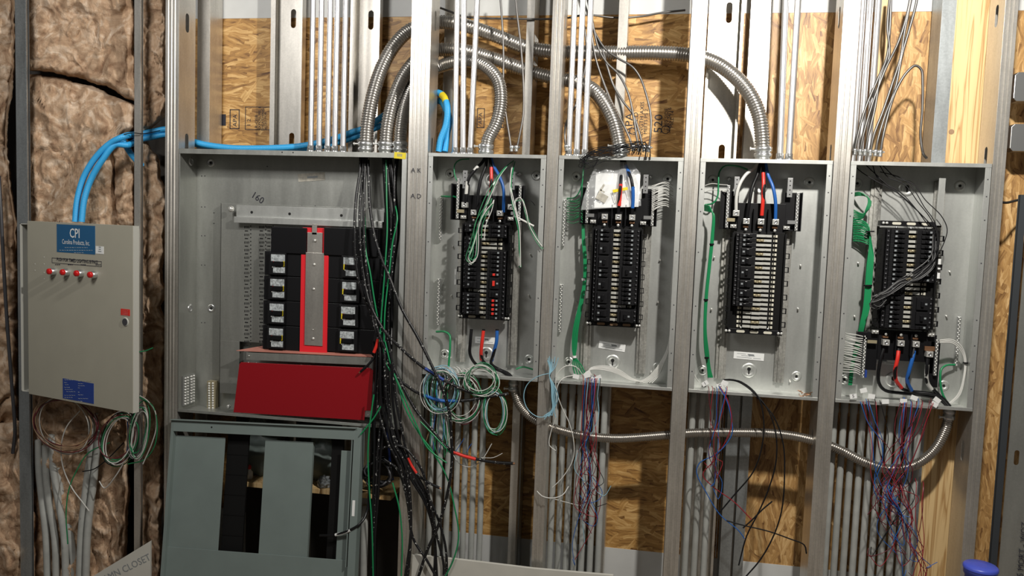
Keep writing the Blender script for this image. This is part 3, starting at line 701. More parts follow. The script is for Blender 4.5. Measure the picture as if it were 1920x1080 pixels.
# terminal bar at the bottom left
m = MB(); rbox(m, 388, 715, 403, 772, .10, .03); o = m.build('terminal_bar_or_reflection', 'brass', W1); m = MB()
for i in range(12):
    for j in (0, 1): q = at(392+j*7, 719+i*4.6, .098); screw(m, (q.x, .10, q.z), .0055, .006)
m.build('terminal_screws_or_reflection', 'screw', o)
m = MB(); m.box(-2.121, -2.112, .03, .12, .72, .86); o = m.build('terminal_bar_or_reflection', 'zinc', W1); m = MB()  # side-wall copy with screws, modelled in place of the back bar's reflection
for i in range(10):
    for y in (.04, .06, .09, .11): screw(m, (-2.112, y, .728+i*.0135), .005, .005, (1, 0, 0))
m.build('terminal_screws_or_reflection', 'screw', o)
# handwriting and stickers
q = at(483, 371, .141); text('160', .045, XF((q.x, .141, q.z), -.55), .0005, 'handwriting', 'ink', W1)
q = at(584, 332, .141); fr = XF((q.x, .141, q.z), .09); o = MB().fbox(fr, -.065, .065, -.018, .018, 0, .0006).build('rating_label', 'aged_label', W1); MB().fbox(fr, -.02, .03, -.005, .004, .0007, .001).build('print', 'print_grey', o)
q = at(750, 291, -.003); fr = XF((q.x, -.002, q.z), -.06); o = MB().fbox(fr, -.026, .026, -.015, .012, 0, .001).build('yellow_sticker', 'yellow', W1)
m = MB()
for k in range(4): m.fbox(fr, -.012+k*.006, -.009+k*.006, -.006, .006, .0012, .0014)
m.build('print', 'print_grey', o)
m = MB()
for (a, b) in ((529, 285.5), (549.5, 286)): q = at(a, b, -.0016); m.lathe((q.x, -.0016, q.z), (0, -1, 0), [(.0032, 0), (.0032, .0004)], 8)
m.build('flange_hole', 'hole', W1)

# stud pencil marks
for (a, b, s) in ((780, 320, 'A K'), (780, 368, 'A D')):
    q = at(a, b, -.002); text(s, .028, XF((q.x, -.001, q.z)), .001, 'pencil_mark', 'ink', [o for o in bpy.data.objects if 'wide ribbed' in o.get('label', '')][0])

# ------------------------------------------------------------------ insulation
def plerp(pts, y):
    if y <= pts[0][0]: return pts[0][1]
    for (a, b), (c, d) in zip(pts, pts[1:]):
        if y <= c: return b+(d-b)*(y-a)/(c-a)
    return pts[-1][1]
def batt(L, Rr, y0, y1, Yf, T, label, seed, nx=70, ny=160, slope=None, bul=1.0, back=None):
    # L,R: boundary (image row, column) pairs, slope: extra row offset of top/bottom edges by u
    vs = []; fs = []; Yb = Yf+T
    for j in range(ny+1):
        v = j/ny; 
        for i in range(nx+1):
            u = i/nx
            ya = y0[0]+(y0[1]-y0[0])*u if isinstance(y0, tuple) else y0
            if callable(y1): yb = y1(u)
            else: yb = y1[0]+(y1[1]-y1[0])*u if isinstance(y1, tuple) else y1
            if callable(y0): ya = y0(u)
            py = ya+(yb-ya)*v; a = plerp(L, py); b = plerp(Rr, py); px = a+(b-a)*u
            e = min(1, min(u, 1-u)*7*(1 if True else 1)); f = min(1, min(v, 1-v)*14); k = math.sqrt(max(0, 1-(1-e)**2))*math.sqrt(max(0, 1-(1-f)**2))
            p = at(px, py, Yb)
            q = Vector((p.x*3.2+seed, seed*.7, p.z*3.0))
            w = noise.fractal(q, 1.0, 2.0, 3)*.5
            r = noise.ridged_multi_fractal(Vector((p.x*4.2+w*4.5+seed, 1.3, p.z*3.4+w*3.2)), .8, 2.2, 6, 1.0, 2.0)
            h = noise.fractal(Vector((p.x*16+w*3, seed, p.z*14)), .8, 2.1, 5)
            d = T*k*bul*(.62+.38*w*1.6)+(-.024*(r-1.1)+.013*h)*min(1, k*1.4+.15)
            o = noise.fractal(Vector((p.x*11, p.z*11, seed)), .8, 2, 4)*.016
            vs.append(at(px, py, Yb-d)+Vector((o*.8, 0, o*.5)))
    n = nx+1
    for j in range(ny):
        for i in range(nx): fs.append((j*n+i, (j+1)*n+i, (j+1)*n+i+1, j*n+i+1))
    # flat back so the batt has thickness
    base = len(vs); ring = [i for i in range(n)]+[j*n+nx for j in range(1, ny+1)]+[ny*n+i for i in range(nx-1, -1, -1)]+[j*n for j in range(ny-1, 0, -1)]
    bv = [Vector((vs[i].x, Yb+.01, vs[i].z)) for i in ring]; vs += bv
    for k in range(len(ring)): fs.append((ring[k], ring[(k+1) % len(ring)], base+(k+1) % len(ring), base+k))
    fs.append(tuple(range(base, base+len(ring))))
    return tag(MB().add(vs, fs, True).build('insulation_batt', 'wool'), label, 'insulation', 'brown insulation batts')
batt([(-60, 46), (140, 47)], [(-60, 240), (60, 252), (190, 256)], -60, lambda u: 131+6*u+56*u*u, .012, .15, 'uppermost brown wool batt between the two left studs, above the long tear', 1.3, 80, 70)
batt([(100, 47), (400, 48), (760, 60), (1290, 60)], [(140, 256), (238, 250), (262, 226), (330, 214), (420, 225), (600, 250), (1120, 232)], lambda u: 139+6*u+56*u*u, 1290, .02, .14, 'large brown wool batt below the tear, behind the beige control box', 4.1, 90, 260)
batt([(-60, 262), (130, 263), (240, 264)], [(-60, 308), (120, 311), (240, 310)], -60, lambda u: 256-40*u, .03, .13, 'brown wool batt strip at top between thin stud and ribbed stud', 8.2, 34, 120)
batt([(250, 268), (300, 262), (500, 262), (760, 262), (1130, 262)], [(250, 282), (330, 300), (350, 311), (560, 306), (575, 298), (600, 309), (900, 303), (1130, 300)], lambda u: 258+30*u, 1290, .03, .13, 'long brown wool batt strip right of the beige control box', 12.7, 34, 280)
batt([(-60, -60), (1130, -60)], [(-60, 27), (140, 27), (170, 20), (230, 12), (330, 16), (420, 30), (820, 30)], -60, 812, .02, .14, 'brown wool batt strip at the left edge of the wall', 17.4, 34, 240)
batt([(780, -60), (1130, -60)], [(780, 34), (815, 42), (870, 62), (950, 68), (1130, 70)], 790, 1290, -.03, .17, 'bulging brown wool batt at the bottom left corner', 22.9, 40, 110, bul=1.2)
batt([(250, 210), (430, 218)], [(250, 232), (300, 250), (430, 252)], (258, 250), 425, .07, .09, 'small pale wool piece tucked behind the blue conduits', 27.3, 30, 60)

# ------------------------------------------------------------------ conduits
def conduit(name, pts, r, m, label, group, cat='conduit', conn=None, n=12):
    mb = MB().tube(spline(pts, .05), r, n)
    if not conn: return tag(mb.build(name, m), label, cat, group)
    t = thing(name, pts[0], label, cat, group); mb.build('tube', m, t)
    c = MB(); z0 = pts[0].z
    if conn == 'up':
        c.lathe(pts[0], (0, 0, 1), [(r*1.35, 0), (r*1.45, .004), (r*1.45, .010), (r*1.2, .011), (r*1.2, .030), (r*1.1, .031)], 14); c.cyl(pts[0]+Vector((0, -r*1.2, .022)), pts[0]+Vector((0, -r*1.2-.004, .022)), .0035, 8)
    c.build('connector', 'zinc', t); return t
ordn = ['leftmost', 'second from left', 'third from left', 'fourth from left', 'fifth from left', 'sixth from left', 'seventh from left', 'eighth from left', 'ninth from left', 'rightmost']
def on(i, n): return 'rightmost' if i == n-1 else ordn[i]
for i, x in enumerate((583.3, 599, 615, 628.5, 644)):
    b = at(x-.8, 279, .075); b.z = 1.9085; conduit('metal_conduit', [b, Vector((b.x, b.y, ZTOP))], .0122, 'emt', on(i, 5)+' of the five shiny straight conduits above the wide panel', 'shiny conduits above the wide panel', conn='up')
for i, (xb, xt) in enumerate(((853.3, 857), (868.3, 870), (881.8, 894.5))):
    b = at(xb, 283, .075); b.z = 1.9115; u = at(xt, 10, .075); d = (u-b)/(u.z-b.z); conduit('metal_conduit', [b, b+d*(ZTOP-b.z)], .0122, 'emt', on(i, 3)+' of the three shiny straight conduits above the first narrow panel', 'shiny conduits above the first panel', conn='up')
for i, x in enumerate((1066.3, 1081.5, 1096.5)):
    b = at(x, 284, .06); b.z = 1.9115; conduit('metal_conduit', [b, Vector((b.x, b.y, ZTOP))], .0122, 'emt', on(i, 3)+' of the three shiny straight conduits above the second narrow panel', 'shiny conduits above the second panel', conn='up')
for i, (xb, xt) in enumerate(((1462.5, 1473), (1479, 1496))):
    b = at(xb, 295, .075); b.z = 1.9115; u = at(xt, 6, .075); d = (u-b)/(u.z-b.z); conduit('metal_conduit', [b, b+d*(ZTOP-b.z)], .0128, 'emt', ('left', 'right')[i]+' of the two shiny straight conduits above the third narrow panel', 'shiny conduits above the third panel', conn='up')
for i, x in enumerate((1617.5, 1631.5, 1647)):
    b = at(x, 6, .20); conduit('metal_conduit', [Vector((b.x, .20, 1.2)), Vector((b.x, .20, ZTOP))], .0135, 'emt', on(i, 3)+' of the three shiny conduits dropping behind the armoured cables', 'shiny conduits behind the fourth panel')
def pvc(xs, yref, Y, z1, lab, grp, lean=0., r=.0134, conn=True):
    for i, x in enumerate(xs):
        b = at(x, yref, Y); X = b.x
        t = thing('grey_conduit', (X, Y, FZ), on(i, len(xs))+' of the '+lab, 'conduit', grp)
        MB().tube([Vector((X-lean*i, Y, FZ)), Vector((X, Y, .5)), Vector((X, Y, z1-.03))], r, 14).build('tube', 'pvc', t)
        MB().lathe((X, Y, z1-.001), (0, 0, -1), [(r*.9, 0), (r*.9, .01), (r*1.12, .012), (r*1.18, .05), (r*1.18, .062)], 14).build('connector', 'pvc', t)
pvc([803.5, 820, 836, 852.6, 867.5, 883.5, 899], 1013, .115, .954, 'grey plastic conduits below the first narrow panel', 'grey conduits below the first panel')
pvc([1032, 1047, 1062, 1077, 1091.5, 1107.5, 1123], 1013, .115, .954, 'grey plastic conduits below the second narrow panel', 'grey conduits below the second panel')
pvc([1294, 1311.5, 1330], 865, .115, .954, 'grey plastic conduits below the third narrow panel', 'grey conduits below the third panel')
pvc([1556.5+17.6*i for i in range(10)], 902, .115, .954, 'grey plastic conduits below the fourth narrow panel', 'grey conduits below the fourth panel')
for i, pts in enumerate(([(72, 870, .06), (78, 930, .06), (86, 1000, .05), (90, 1120, .05)], [(86, 880, .06), (92, 940, .06), (103, 1010, .05), (106, 1120, .05)], [(98, 860, .07), (108, 930, .06), (120, 1000, .05), (124, 1120, .05)], [(110, 900, .09), (128, 980, .08), (138, 1050, .07), (142, 1120, .07)],
                        [(172, 830, .06), (163, 900, .06), (153, 990, .05), (148, 1120, .05)], [(184, 820, .06), (176, 900, .06), (165, 990, .05), (160, 1120, .05)])):
    p = P(*pts); u = p[0]+Vector((0, 0, .12)); conduit('grey_conduit', [u]+p, .0165, 'pvc', ['leftmost', 'second', 'third', 'fourth', 'fifth', 'rightmost'][i]+' of the bent grey conduits below the beige control box', 'grey conduits below the control box')

# corrugated steel conduits
def flex(pts, r, label, ends=('s', 'e'), pitch=.0115, m='flex', amp=.13, yend=.075, cr=1.18):
    p = P(*pts); t = thing('flexible_conduit', p[0], label, 'conduit', 'flexible steel conduits')
    corr_tube(MB(), p, r, pitch, amp).build('corrugated_tube', m, t) if False else None
    mb = MB(); corr_tube(mb, p, r, pitch, amp, 20, 6); mb.build('corrugated_tube', m, t)
    for e in ends:
        q = p[0] if e == 's' else p[-1]; up = 1 if (p[1] if e == 's' else p[-2]).z > q.z else -1
        c = MB(); c.lathe(q, (0, 0, up), [(r*1.0, -.012), (r*1.0, .0), (r*cr, .001), (r*cr, .013), (r*1.04, .014), (r*1.04, .020), (r*cr, .021), (r*cr, .038), (r*1.02, .040)], 20)
        c.build('connector', 'zinc', t)
        s = MB(); s.cyl(q+Vector((-r*cr-.014, -.01, up*.03)), q+Vector((-r*.8, -.01, up*.03)), .004, 8); s.cyl(q+Vector((-r*cr-.017, -.01, up*.03)), q+Vector((-r*cr-.013, -.01, up*.03)), .007, 8); s.build('clamp_screw', 'screw', t)
    return t
flex([(686, 283, .075), (689, 235, .078), (699, 180, .09), (717, 125, .12), (742, 82, .15), (770, 56, .185), (810, 43, .2), (850, 43, .2), (890, 53, .2), (940, 71, .2), (985, 88, .2), (1040, 97, .195), (1100, 98, .19), (1163, 99, .19), (1230, 99, .17), (1290, 103, .165), (1330, 113, .15), (1365, 133, .12), (1400, 168, .09), (1422, 212, .078), (1429, 255, .075), (1430, 294, .075)], .0305, 'longest flexible conduit, arching from the wide panel over to the third narrow panel')
flex([(723, 283, .075), (727, 235, .08), (739, 185, .10), (762, 135, .14), (795, 102, .18), (830, 93, .2), (870, 95, .2), (920, 108, .2), (991, 133, .2), (1040, 146, .19), (1085, 155, .15), (1118, 174, .11), (1145, 215, .085), (1158, 255, .078), (1163, 288, .075)], .0305, 'middle flexible conduit, arching from the wide panel to the second narrow panel')
flex([(750, 283, .075), (752, 240, .08), (762, 190, .12), (785, 146, .19), (820, 127, .18), (850, 117, .15), (880, 114, .13), (912, 126, .10), (934, 152, .085), (939, 190, .078), (931, 230, .075), (915, 262, .075), (911, 288, .075)], .0285, 'shortest flexible conduit, arching from the wide panel to the first narrow panel', pitch=.0105)
flex([(963, 716, .075), (966, 738, .075), (976, 762, .075), (998, 784, .075), (1030, 800, .072), (1070, 812, .072), (1110, 819, .072), (1160, 822, .072), (1250, 816, .072), (1300, 812, .072), (1380, 811, .072), (1450, 813, .072), (1500, 820, .072), (1545, 832, .072), (1580, 846, .072), (1620, 866, .070), (1665, 879, .068), (1710, 874, .068), (1748, 848, .07), (1770, 812, .075), (1778, 785, .075), (1780, 768, .075)], .0195, 'warm grey flexible conduit sagging along below the narrow panels', pitch=.0085, m='flex_warm', amp=.16)
# thin armoured cables
MC = 0
def armoured(pts, label, group, r=.0052, conn=None, m='mc'):
    p = P(*pts); mb = MB(); q = resample(spline(p, .006), .0022); rr = [r*(1, .74)[(i//1) % 2] for i in range(len(q))]; mb.tube(q, r, 8, rr)
    if not conn: return tag(mb.build('armoured_cable', m), label, 'cable', group)
    t = thing('armoured_cable', p[0], label, 'cable', group); mb.build('armour', m, t)
    c = MB(); c.lathe(p[0], (0, 0, 1), [(.008, 0), (.008, .012), (.0105, .013), (.0105, .024), (.007, .026)], 12); c.cyl(p[0]+Vector((.010, -.004, .018)), p[0]+Vector((.015, -.006, .018)), .003, 8); c.build('connector', 'zinc', t); return t
armoured([(959, 284, .075), (955, 255, .08), (948, 210, .09), (944, 160, .1), (944, 100, .1), (942, 50, .1), (937, -20, .1)], 'left one of two thin armoured cables above the first narrow panel', 'thin armoured cables', conn=1)
armoured([(968, 284, .075), (974, 255, .08), (981, 215, .09), (981, 150, .1), (976, 80, .1), (970, 30, .1), (965, -20, .1)], 'right one of two thin armoured cables above the first narrow panel', 'thin armoured cables', conn=1)
armoured([(826, 15, .22), (845, 22, .2), (870, 31, .14), (900, 34, .14), (960, 35, .14), (1010, 36, .16), (1060, 34, .18), (1100, 28, .2), (1150, 33, .22), (1200, 31, .24), (1240, 24, .24), (1285, 19, .24)], 'thin armoured cable running level in front of the white band', 'thin armoured cables')
A3 = [[(1187, 283, .07), (1180, 258, .07), (1163, 222, .08), (1146, 190, .09), (1130, 150, .1), (1117, 110, .1), (1109, 60, .1), (1102, -20, .1)],
      [(1199, 284, .07), (1194, 258, .07), (1188, 220, .08), (1178, 175, .09), (1160, 140, .1), (1138, 118, .1), (1122, 90, .1), (1108, 20, .1), (1104, -20, .1)],
      [(1207, 284, .07), (1199, 250, .075), (1187, 215, .085), (1168, 190, .09), (1150, 160, .1), (1140, 130, .1), (1128, 90, .11), (1116, 68, .11), (1106, 20, .11), (1098, -20, .11)],
      [(1216, 285, .07), (1220, 250, .07), (1220, 215, .08), (1211, 175, .09), (1200, 145, .1), (1185, 125, .1), (1160, 110, .1), (1138, 95, .1), (1118, 66, .1), (1100, 20, .1), (1088, -20, .1)],
      [(1062, 283, .05), (1059, 255, .05), (1062, 230, .08), (1078, 200, .12), (1090, 160, .13), (1100, 100, .13), (1092, 30, .13), (1080, -20, .13)]]
for i, a_ in enumerate(A3): armoured(a_, ['leftmost curved armoured cable landing right of the big flexible conduit on the second panel', 'armoured cable second in the fan above the second panel', 'armoured cable crossing others in the fan above the second panel', 'outermost armoured cable, bulging right above the second panel', 'thin armoured cable beside the leftmost straight conduit of the second panel'][i], 'thin armoured cables', conn=1)
A5 = [[(1602, 291, .07), (1606, 265, .07), (1622, 205, .08), (1645, 150, .09), (1662, 110, .1), (1668, 60, .11), (1671, -20, .11)],
      [(1612, 292, .07), (1616, 265, .07), (1634, 200, .08), (1660, 130, .09), (1684, 80, .1), (1700, 30, .1), (1710, -20, .1)],
      [(1621, 292, .07), (1628, 255, .07), (1640, 205, .08), (1652, 140, .09), (1664, 118, .1), (1668, 95, .1), (1664, 50, .1), (1670, -20, .11)],
      [(1631, 293, .07), (1638, 255, .07), (1655, 210, .08), (1672, 160, .09), (1688, 110, .1), (1696, 60, .1), (1704, 20, .1), (1712, -20, .1)],
      [(1641, 293, .07), (1646, 262, .07), (1660, 215, .08), (1672, 185, .08), (1680, 160, .09), (1692, 100, .1), (1705, 55, .1), (1717, 10, .1), (1722, -20, .1)],
      [(1650, 294, .07), (1655, 260, .07), (1668, 205, .08), (1682, 165, .08), (1700, 136, .08), (1716, 123, .08), (1727, 130, .08), (1730, 160, .08), (1729, 210, .08), (1726, 255, .08), (1731, 288, .08), (1737, 296, .1)]]
for i, a_ in enumerate(A5): armoured(a_, ['leftmost', 'second', 'third', 'fourth', 'fifth', 'hooked, right-most'][i]+' armoured cable rising from the top of the fourth panel', 'thin armoured cables', conn=1, r=.0058)
armoured([(-2, 330, .0), (2, 400, -.01), (6, 480, -.01), (13, 600, -.01), (22, 720, -.01), (28, 810, .0), (24, 850, .02)], 'dark armoured cable hanging at the far left edge over insulation', 'thin armoured cables', r=.009, m='dark_grey')
armoured([(1868, 376, .06), (1885, 380, .1), (1905, 376, .16), (1930, 370, .2)], 'short bright armoured cable right of the fourth panel', 'thin armoured cables')
# blue tubing
def ent(pts, label, r=.0145, bands=()):
    p = P(*pts); t = thing('blue_conduit', p[0], label, 'conduit', 'blue corrugated plastic conduits'); mb = MB(); corr_tube(mb, p, r, .006, .10, 14, 3); mb.build('corrugated_tube', 'ent', t)
    for b in bands:
        q = spline(P(*b), .004); MB().tube(q, r*1.08, 14).build('tape_band', 'yellow', t)
    return t
t = ent([(141, 416, -.05), (145, 375, -.04), (156, 335, -.03), (176, 300, -.03), (205, 270, -.03), (232, 256, -.02), (262, 252, .115), (290, 246, .14), (315, 243, .16), (345, 258, .17), (375, 269, .16), (430, 277, .15), (480, 278, .15), (540, 276, .15), (575, 272, .16), (620, 262, .17), (660, 248, .18), (690, 238, .17), (712, 222, .16), (735, 206, .19), (765, 190, .22), (800, 176, .16), (822, 174, .14), (834, 184, .11), (839, 205, .08), (836, 235, .075), (826, 262, .075), (822, 284, .075)], 'upper blue corrugated conduit running from the beige box to the first panel', bands=[[(806, 175.5, .155), (815, 174.3, .147)], [(829, 178, .124), (834, 184, .11), (836.5, 191, .098)]])
ent([(153, 416, -.05), (158, 375, -.04), (170, 338, -.03), (192, 300, -.03), (216, 272, -.02), (238, 272, .0), (262, 262, .115), (290, 256, .14), (315, 253, .17), (345, 266, .19), (380, 272, .185), (440, 281, .17), (500, 282, .17), (560, 280, .18), (600, 275, .19), (650, 262, .20), (690, 246, .19), (720, 232, .18), (745, 212, .21), (775, 196, .24), (806, 190, .18), (826, 190, .16), (836, 204, .13), (843, 225, .10), (839, 250, .10), (834, 284, .09)], 'lower blue corrugated conduit running from the beige box to the first panel')
ent([(230, 262, .03), (243, 285, .05), (255, 300, .07), (268, 312, .09)], 'short blue corrugated conduit dipping behind the thin stud')
# tie wire on the thin stud
tag(MB().tube(spline(P((232, 252, -.035), (250, 249, -.02), (266, 251, -.01), (300, 245, .10)), .02), .0022, 6).build('cable_tie', 'black'), 'thin black tie holding the blue conduits to the stud', 'tie')

# ------------------------------------------------------------------ beige control box
Y0, Y1 = -.105, -.30
tl, tr_, br_, bl = at(52, 418, Y0), at(262, 423, Y1), at(258, 782, Y1), at(53, 737, Y0)
u = ((tr_-tl)+(br_-bl))*.5; u.z *= .5; Wd = u.length; u.normalize(); vdir = Vector((0, 0, 1)); nrm = u.cross(vdir).normalized()
if nrm.y > 0: nrm = -nrm
H = ((tl-bl).length+(tr_-br_).length)/2; org = (tl+bl)/2-Vector((0, 0, H/2)); org.z += .003
CB = thing('control_box', (-2.63, -.05, bl.z), 'beige control box with blue sign and four red buttons, its cover ajar', 'control box')
a, b = at(38, 418, -.1), at(256, 430, -.05)
m = MB(); zb_, zt_ = bl.z+.005, tl.z-.004; xl_ = at(38, 500, -.1).x; m.box(xl_, xl_+.004, -.10, -.002, zb_, zt_); m.box(-2.34, -2.336, -.10, -.002, zb_, zt_); m.box(xl_, -2.336, -.006, -.002, zb_, zt_); m.box(xl_, -2.336, -.10, -.002, zt_-.003, zt_); m.box(xl_, -2.336, -.10, -.002, zb_, zb_+.003); m.build('body', 'cpi_edge', CB)
Wd -= .035
FR = (org, u, vdir, nrm)
dr = MB(); dr.fbox(FR, 0, Wd, 0, H, -.003, 0); dr.fbox(FR, Wd-.003, Wd, 0, H, -.03, -.003); dr.fbox(FR, 0, .003, 0, H, -.02, -.003); dr.fbox(FR, 0, Wd, H-.003, H, -.03, -.003); dr.fbox(FR, 0, Wd, 0, .003, -.03, -.003)
door = dr.build('door', 'cpi_paint', CB, bevel=.001)
m = MB(); m.fbox(FR, Wd+.0002, Wd+.0012, .001, H-.001, -.03, -.001); m.build('edge_strip', 'cpi_edge', door)
def dp(px, py):     # pixel to door coordinates by intersecting the door plane
    d = W_*F+R_*(px-960)-U_*(py-540); c = Vector((0, -D, ZC)); tt = (org-c).dot(nrm)/d.dot(nrm); q = c+d*tt-org; return q.dot(u), q.dot(vdir)
def dbox(mb, px0, py0, px1, py1, d0, d1):
    x0, z1 = dp(px0, py0); x1, z0 = dp(px1, py1); return mb.fbox(FR, x0, x1, z0, z1, d0, d1)
def dfr(px, py): x, z = dp(px, py); return (org+u*x+vdir*z, u, vdir, nrm)
sg = MB(); x0, z1 = dp(107, 420); x1, z0 = dp(179, 477); sg.fbox(FR, x0, x1, z0, z1, 0, .001); sg = sg.build('blue_sign', 'sign_blue', door)
text('CPI', .058, dfr(141, 438), .0015, 'lettering', 'white_paper', sg, sx=.82, bold=.0005)
text('Carolina Products, Inc.', .030, dfr(143, 454.5), .0015, 'lettering', 'white_paper', sg, sx=.66)
m = MB()
for py, xa_, xb_ in ((464, 122, 165), (469, 112, 174), (473.5, 140, 158)):
    xx = xa_
    while xx < xb_: dbox(m, xx, py-.6, min(xb_, xx+3.2), py+.5, .0011, .0014); xx += 4.6
m.build('small_print', 'label_grey', sg)
m = MB(); dbox(m, 180, 461, 195, 476, 0, .001); q = m.build('approval_sticker', 'white_paper', door); m = MB(); dbox(m, 186, 462, 190, 464, .001, .0014); dbox(m, 186, 466, 190, 468, .001, .0014); dbox(m, 185, 470, 191, 472, .001, .0014); m.build('print', 'print_grey', q)
m = MB(); x0, z1 = dp(98, 483); x1, z0 = dp(191, 500); sl = -.004
m.fbox(FR, x0, x1, z1-.002, z1, 0, .001); m.fbox(FR, x0, x1, z0, z0+.002, 0, .001); m.fbox(FR, x0, x0+.002, z0, z1, 0, .001); m.fbox(FR, x1-.002, x1, z0, z1, 0, .001); q = m.build('label_border', 'ink', door)
text('PUSH FOR TIMED LIGHTING BYPASS', .021, dfr(145, 489), .0012, 'lettering', 'ink', q, sx=.80, bold=.0004)
m = MB()
for xa_ in (104, 128, 152, 180): 
    for k in range(3): dbox(m, xa_+k*3.4, 495.2, xa_+k*3.4+2.6, 496.8, .0008, .0012)
m.build('small_print', 'ink', q)
for px, py in ((103, 508.5), (128, 510), (154, 512), (179.5, 514.5)):
    f_ = dfr(px, py); m = MB(); m.lathe(f_[0], nrm, [(.0165, 0), (.0165, .012), (.015, .02), (.0135, .022)], 18); o = m.build('button_ring', 'zinc', door)
    m = MB(); m.lathe(f_[0]+nrm*.02, nrm, [(.0135, 0), (.0135, .010), (.012, .013), (.004, .0145)], 18); m.build('push_button', 'lens', o)
f_ = dfr(235.5, 603); m = MB(); m.lathe(f_[0], nrm, [(.020, 0), (.019, .002), (.016, .003)], 18); o = m.build('latch_ring', 'cpi_edge', door); m = MB(); m.lathe(f_[0]+nrm*.003, nrm, [(.0155, 0), (.0155, .0008)], 18); m.build('latch_hole', 'dark_grey', o)
m = MB(); dbox(m, 227, 578, 244, 592, 0, .001); q = m.build('red_sticker', 'red_tape', door)
m = MB()
for k in range(4): dbox(m, 230, 581+k*2.8, 241, 582+k*2.8, .001, .0014)
m.build('print', 'label_grey', q)
m = MB(); dbox(m, 118, 709, 176, 757, 0, .001); q = m.build('data_plate', 'data_blue', door); m = MB()
for (xa_, ya, xb_) in ((121, 712, 137), (121, 717, 126), (122, 721, 129), (121, 726, 131), (122, 730, 136), (125, 734, 142), (121, 741, 141), (121, 745, 136), (121, 749, 126), (147, 714, 171), (147, 719, 156), (147, 723, 160), (147, 727, 151), (147, 735, 149), (147, 740, 156), (147, 747, 165), (147, 752, 155)):
    xx = xa_
    while xx < xb_: dbox(m, xx, ya-.7, min(xb_, xx+3.4), ya+.6, .0011, .0014); xx += 4.4
m.build('print', 'label_grey', q)
m = MB()
for px, py in ((83, 482), (83, 495), (83, 511), (83, 523), (66, 495), (66, 507)): f_ = dfr(px, py); m.lathe(f_[0], nrm, [(.003, 0), (.002, .0012)], 8)
m.build('rivet', 'cpi_edge', door)

# ------------------------------------------------------------------ grey dead front leaning below the wide panel
tlc = at(325, 786, -.035); trc = at(669, 802, -.035); uu = (trc-tlc).normalized(); vv = Vector((.03, -.17, -1)).normalized(); vv = (vv-uu*vv.dot(uu)).normalized(); nn = uu.cross(vv).normalized()
if nn.y > 0: nn = -nn
DF = thing('dead_front_cover', (-1.65, -.12, FZ), 'grey steel cover frame with three upright openings, leaning below the wide panel', 'panel cover')
def cpix(px, py):
    d = W_*F+R_*(px-960)-U_*(py-540); c = Vector((0, -D, ZC)); tt = (tlc-c).dot(nn)/d.dot(nn); q = c+d*tt-tlc; return q.dot(uu), q.dot(vv)
def cbox(mb, x0, x1, v0, v1, d0, d1):
    return mb.fbox((tlc, uu, vv, nn), x0, x1, v0, v1, d0, d1)
Wc = (trc-tlc).length; hc = (tlc.z-FZ)/abs(vv.z)-.012
xs_ = [cpix(x, 880)[0] for x in (413, 452, 489, 580, 634, 657)]
x_left0 = -.010
m = MB(); cbox(m, x_left0, Wc, 0, .004, -.03, .012); cbox(m, .0, Wc-.01, .004, .052, -.004, 0); cbox(m, .0, Wc-.01, .050, .054, -.03, 0)
m.build('top_bar', 'cover_paint', DF, bevel=.001)
m = MB(); cbox(m, x_left0, .0, 0, hc, -.004, -.0005); cbox(m, -.004, xs_[0], .075, hc, -.030, -.026); cbox(m, .0, .004, .05, hc, -.03, 0); m.build('left_panel', 'cover_paint', DF, bevel=.001)
m = MB(); cbox(m, xs_[2], xs_[3], .075, .60, -.030, -.026); cbox(m, xs_[3]-.003, xs_[3], .075, .60, -.045, -.03); m.build('middle_panel', 'cover_paint', DF, bevel=.001)
m = MB(); cbox(m, xs_[4], xs_[5], .105, .60, -.030, -.026); cbox(m, xs_[5]-.002, xs_[5]+.002, .05, .60, -.03, 0); cbox(m, Wc-.012, Wc+.022, .0, hc, -.004, -.0005); cbox(m, Wc+.019, Wc+.022, .0, hc, -.05, -.004); m.build('right_panel', 'cover_paint', DF, bevel=.001)
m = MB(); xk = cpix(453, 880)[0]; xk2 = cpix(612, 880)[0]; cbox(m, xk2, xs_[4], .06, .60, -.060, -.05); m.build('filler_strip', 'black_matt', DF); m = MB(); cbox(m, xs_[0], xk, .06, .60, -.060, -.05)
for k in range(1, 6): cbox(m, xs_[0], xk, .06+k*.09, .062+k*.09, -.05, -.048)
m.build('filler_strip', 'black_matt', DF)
vb = cpix(480, 1040)[1]; m = MB(); cbox(m, x_left0+.004, xs_[5], vb, hc, -.025, -.021); cbox(m, x_left0, Wc, hc-.03, hc, -.02, 0); m.build('bottom_panel', 'cover_paint', DF, bevel=.001)
m = MB(); a_ = cpix(400, 1049); m.lathe(tlc+uu*a_[0]+vv*a_[1]-nn*.026, nn, [(.004, 0), (.004, .001)], 8); a_ = cpix(398, 785); m.lathe(tlc+uu*a_[0]+vv*.028, nn, [(.004, 0), (.004, .001)], 8); m.build('screw_hole', 'hole', DF)
def cb2(mb, px0, py0, px1, py1, d0=-.0255, d1=-.025):
    a, b = cpix(px0, py0), cpix(px1, py1); return cbox(mb, a[0], b[0], a[1], b[1], d0, d1)
m = MB(); cb2(m, 468, 1049, 552, 1086, -.0258, -.0252); q = m.build('information_label', 'data_blue', DF)
m = MB(); cb2(m, 468, 1049, 476, 1058, -.025, -.0248); cb2(m, 542, 1072, 550, 1082, -.025, -.0248); m.build('yellow_mark', 'yellow', q)
m = MB()
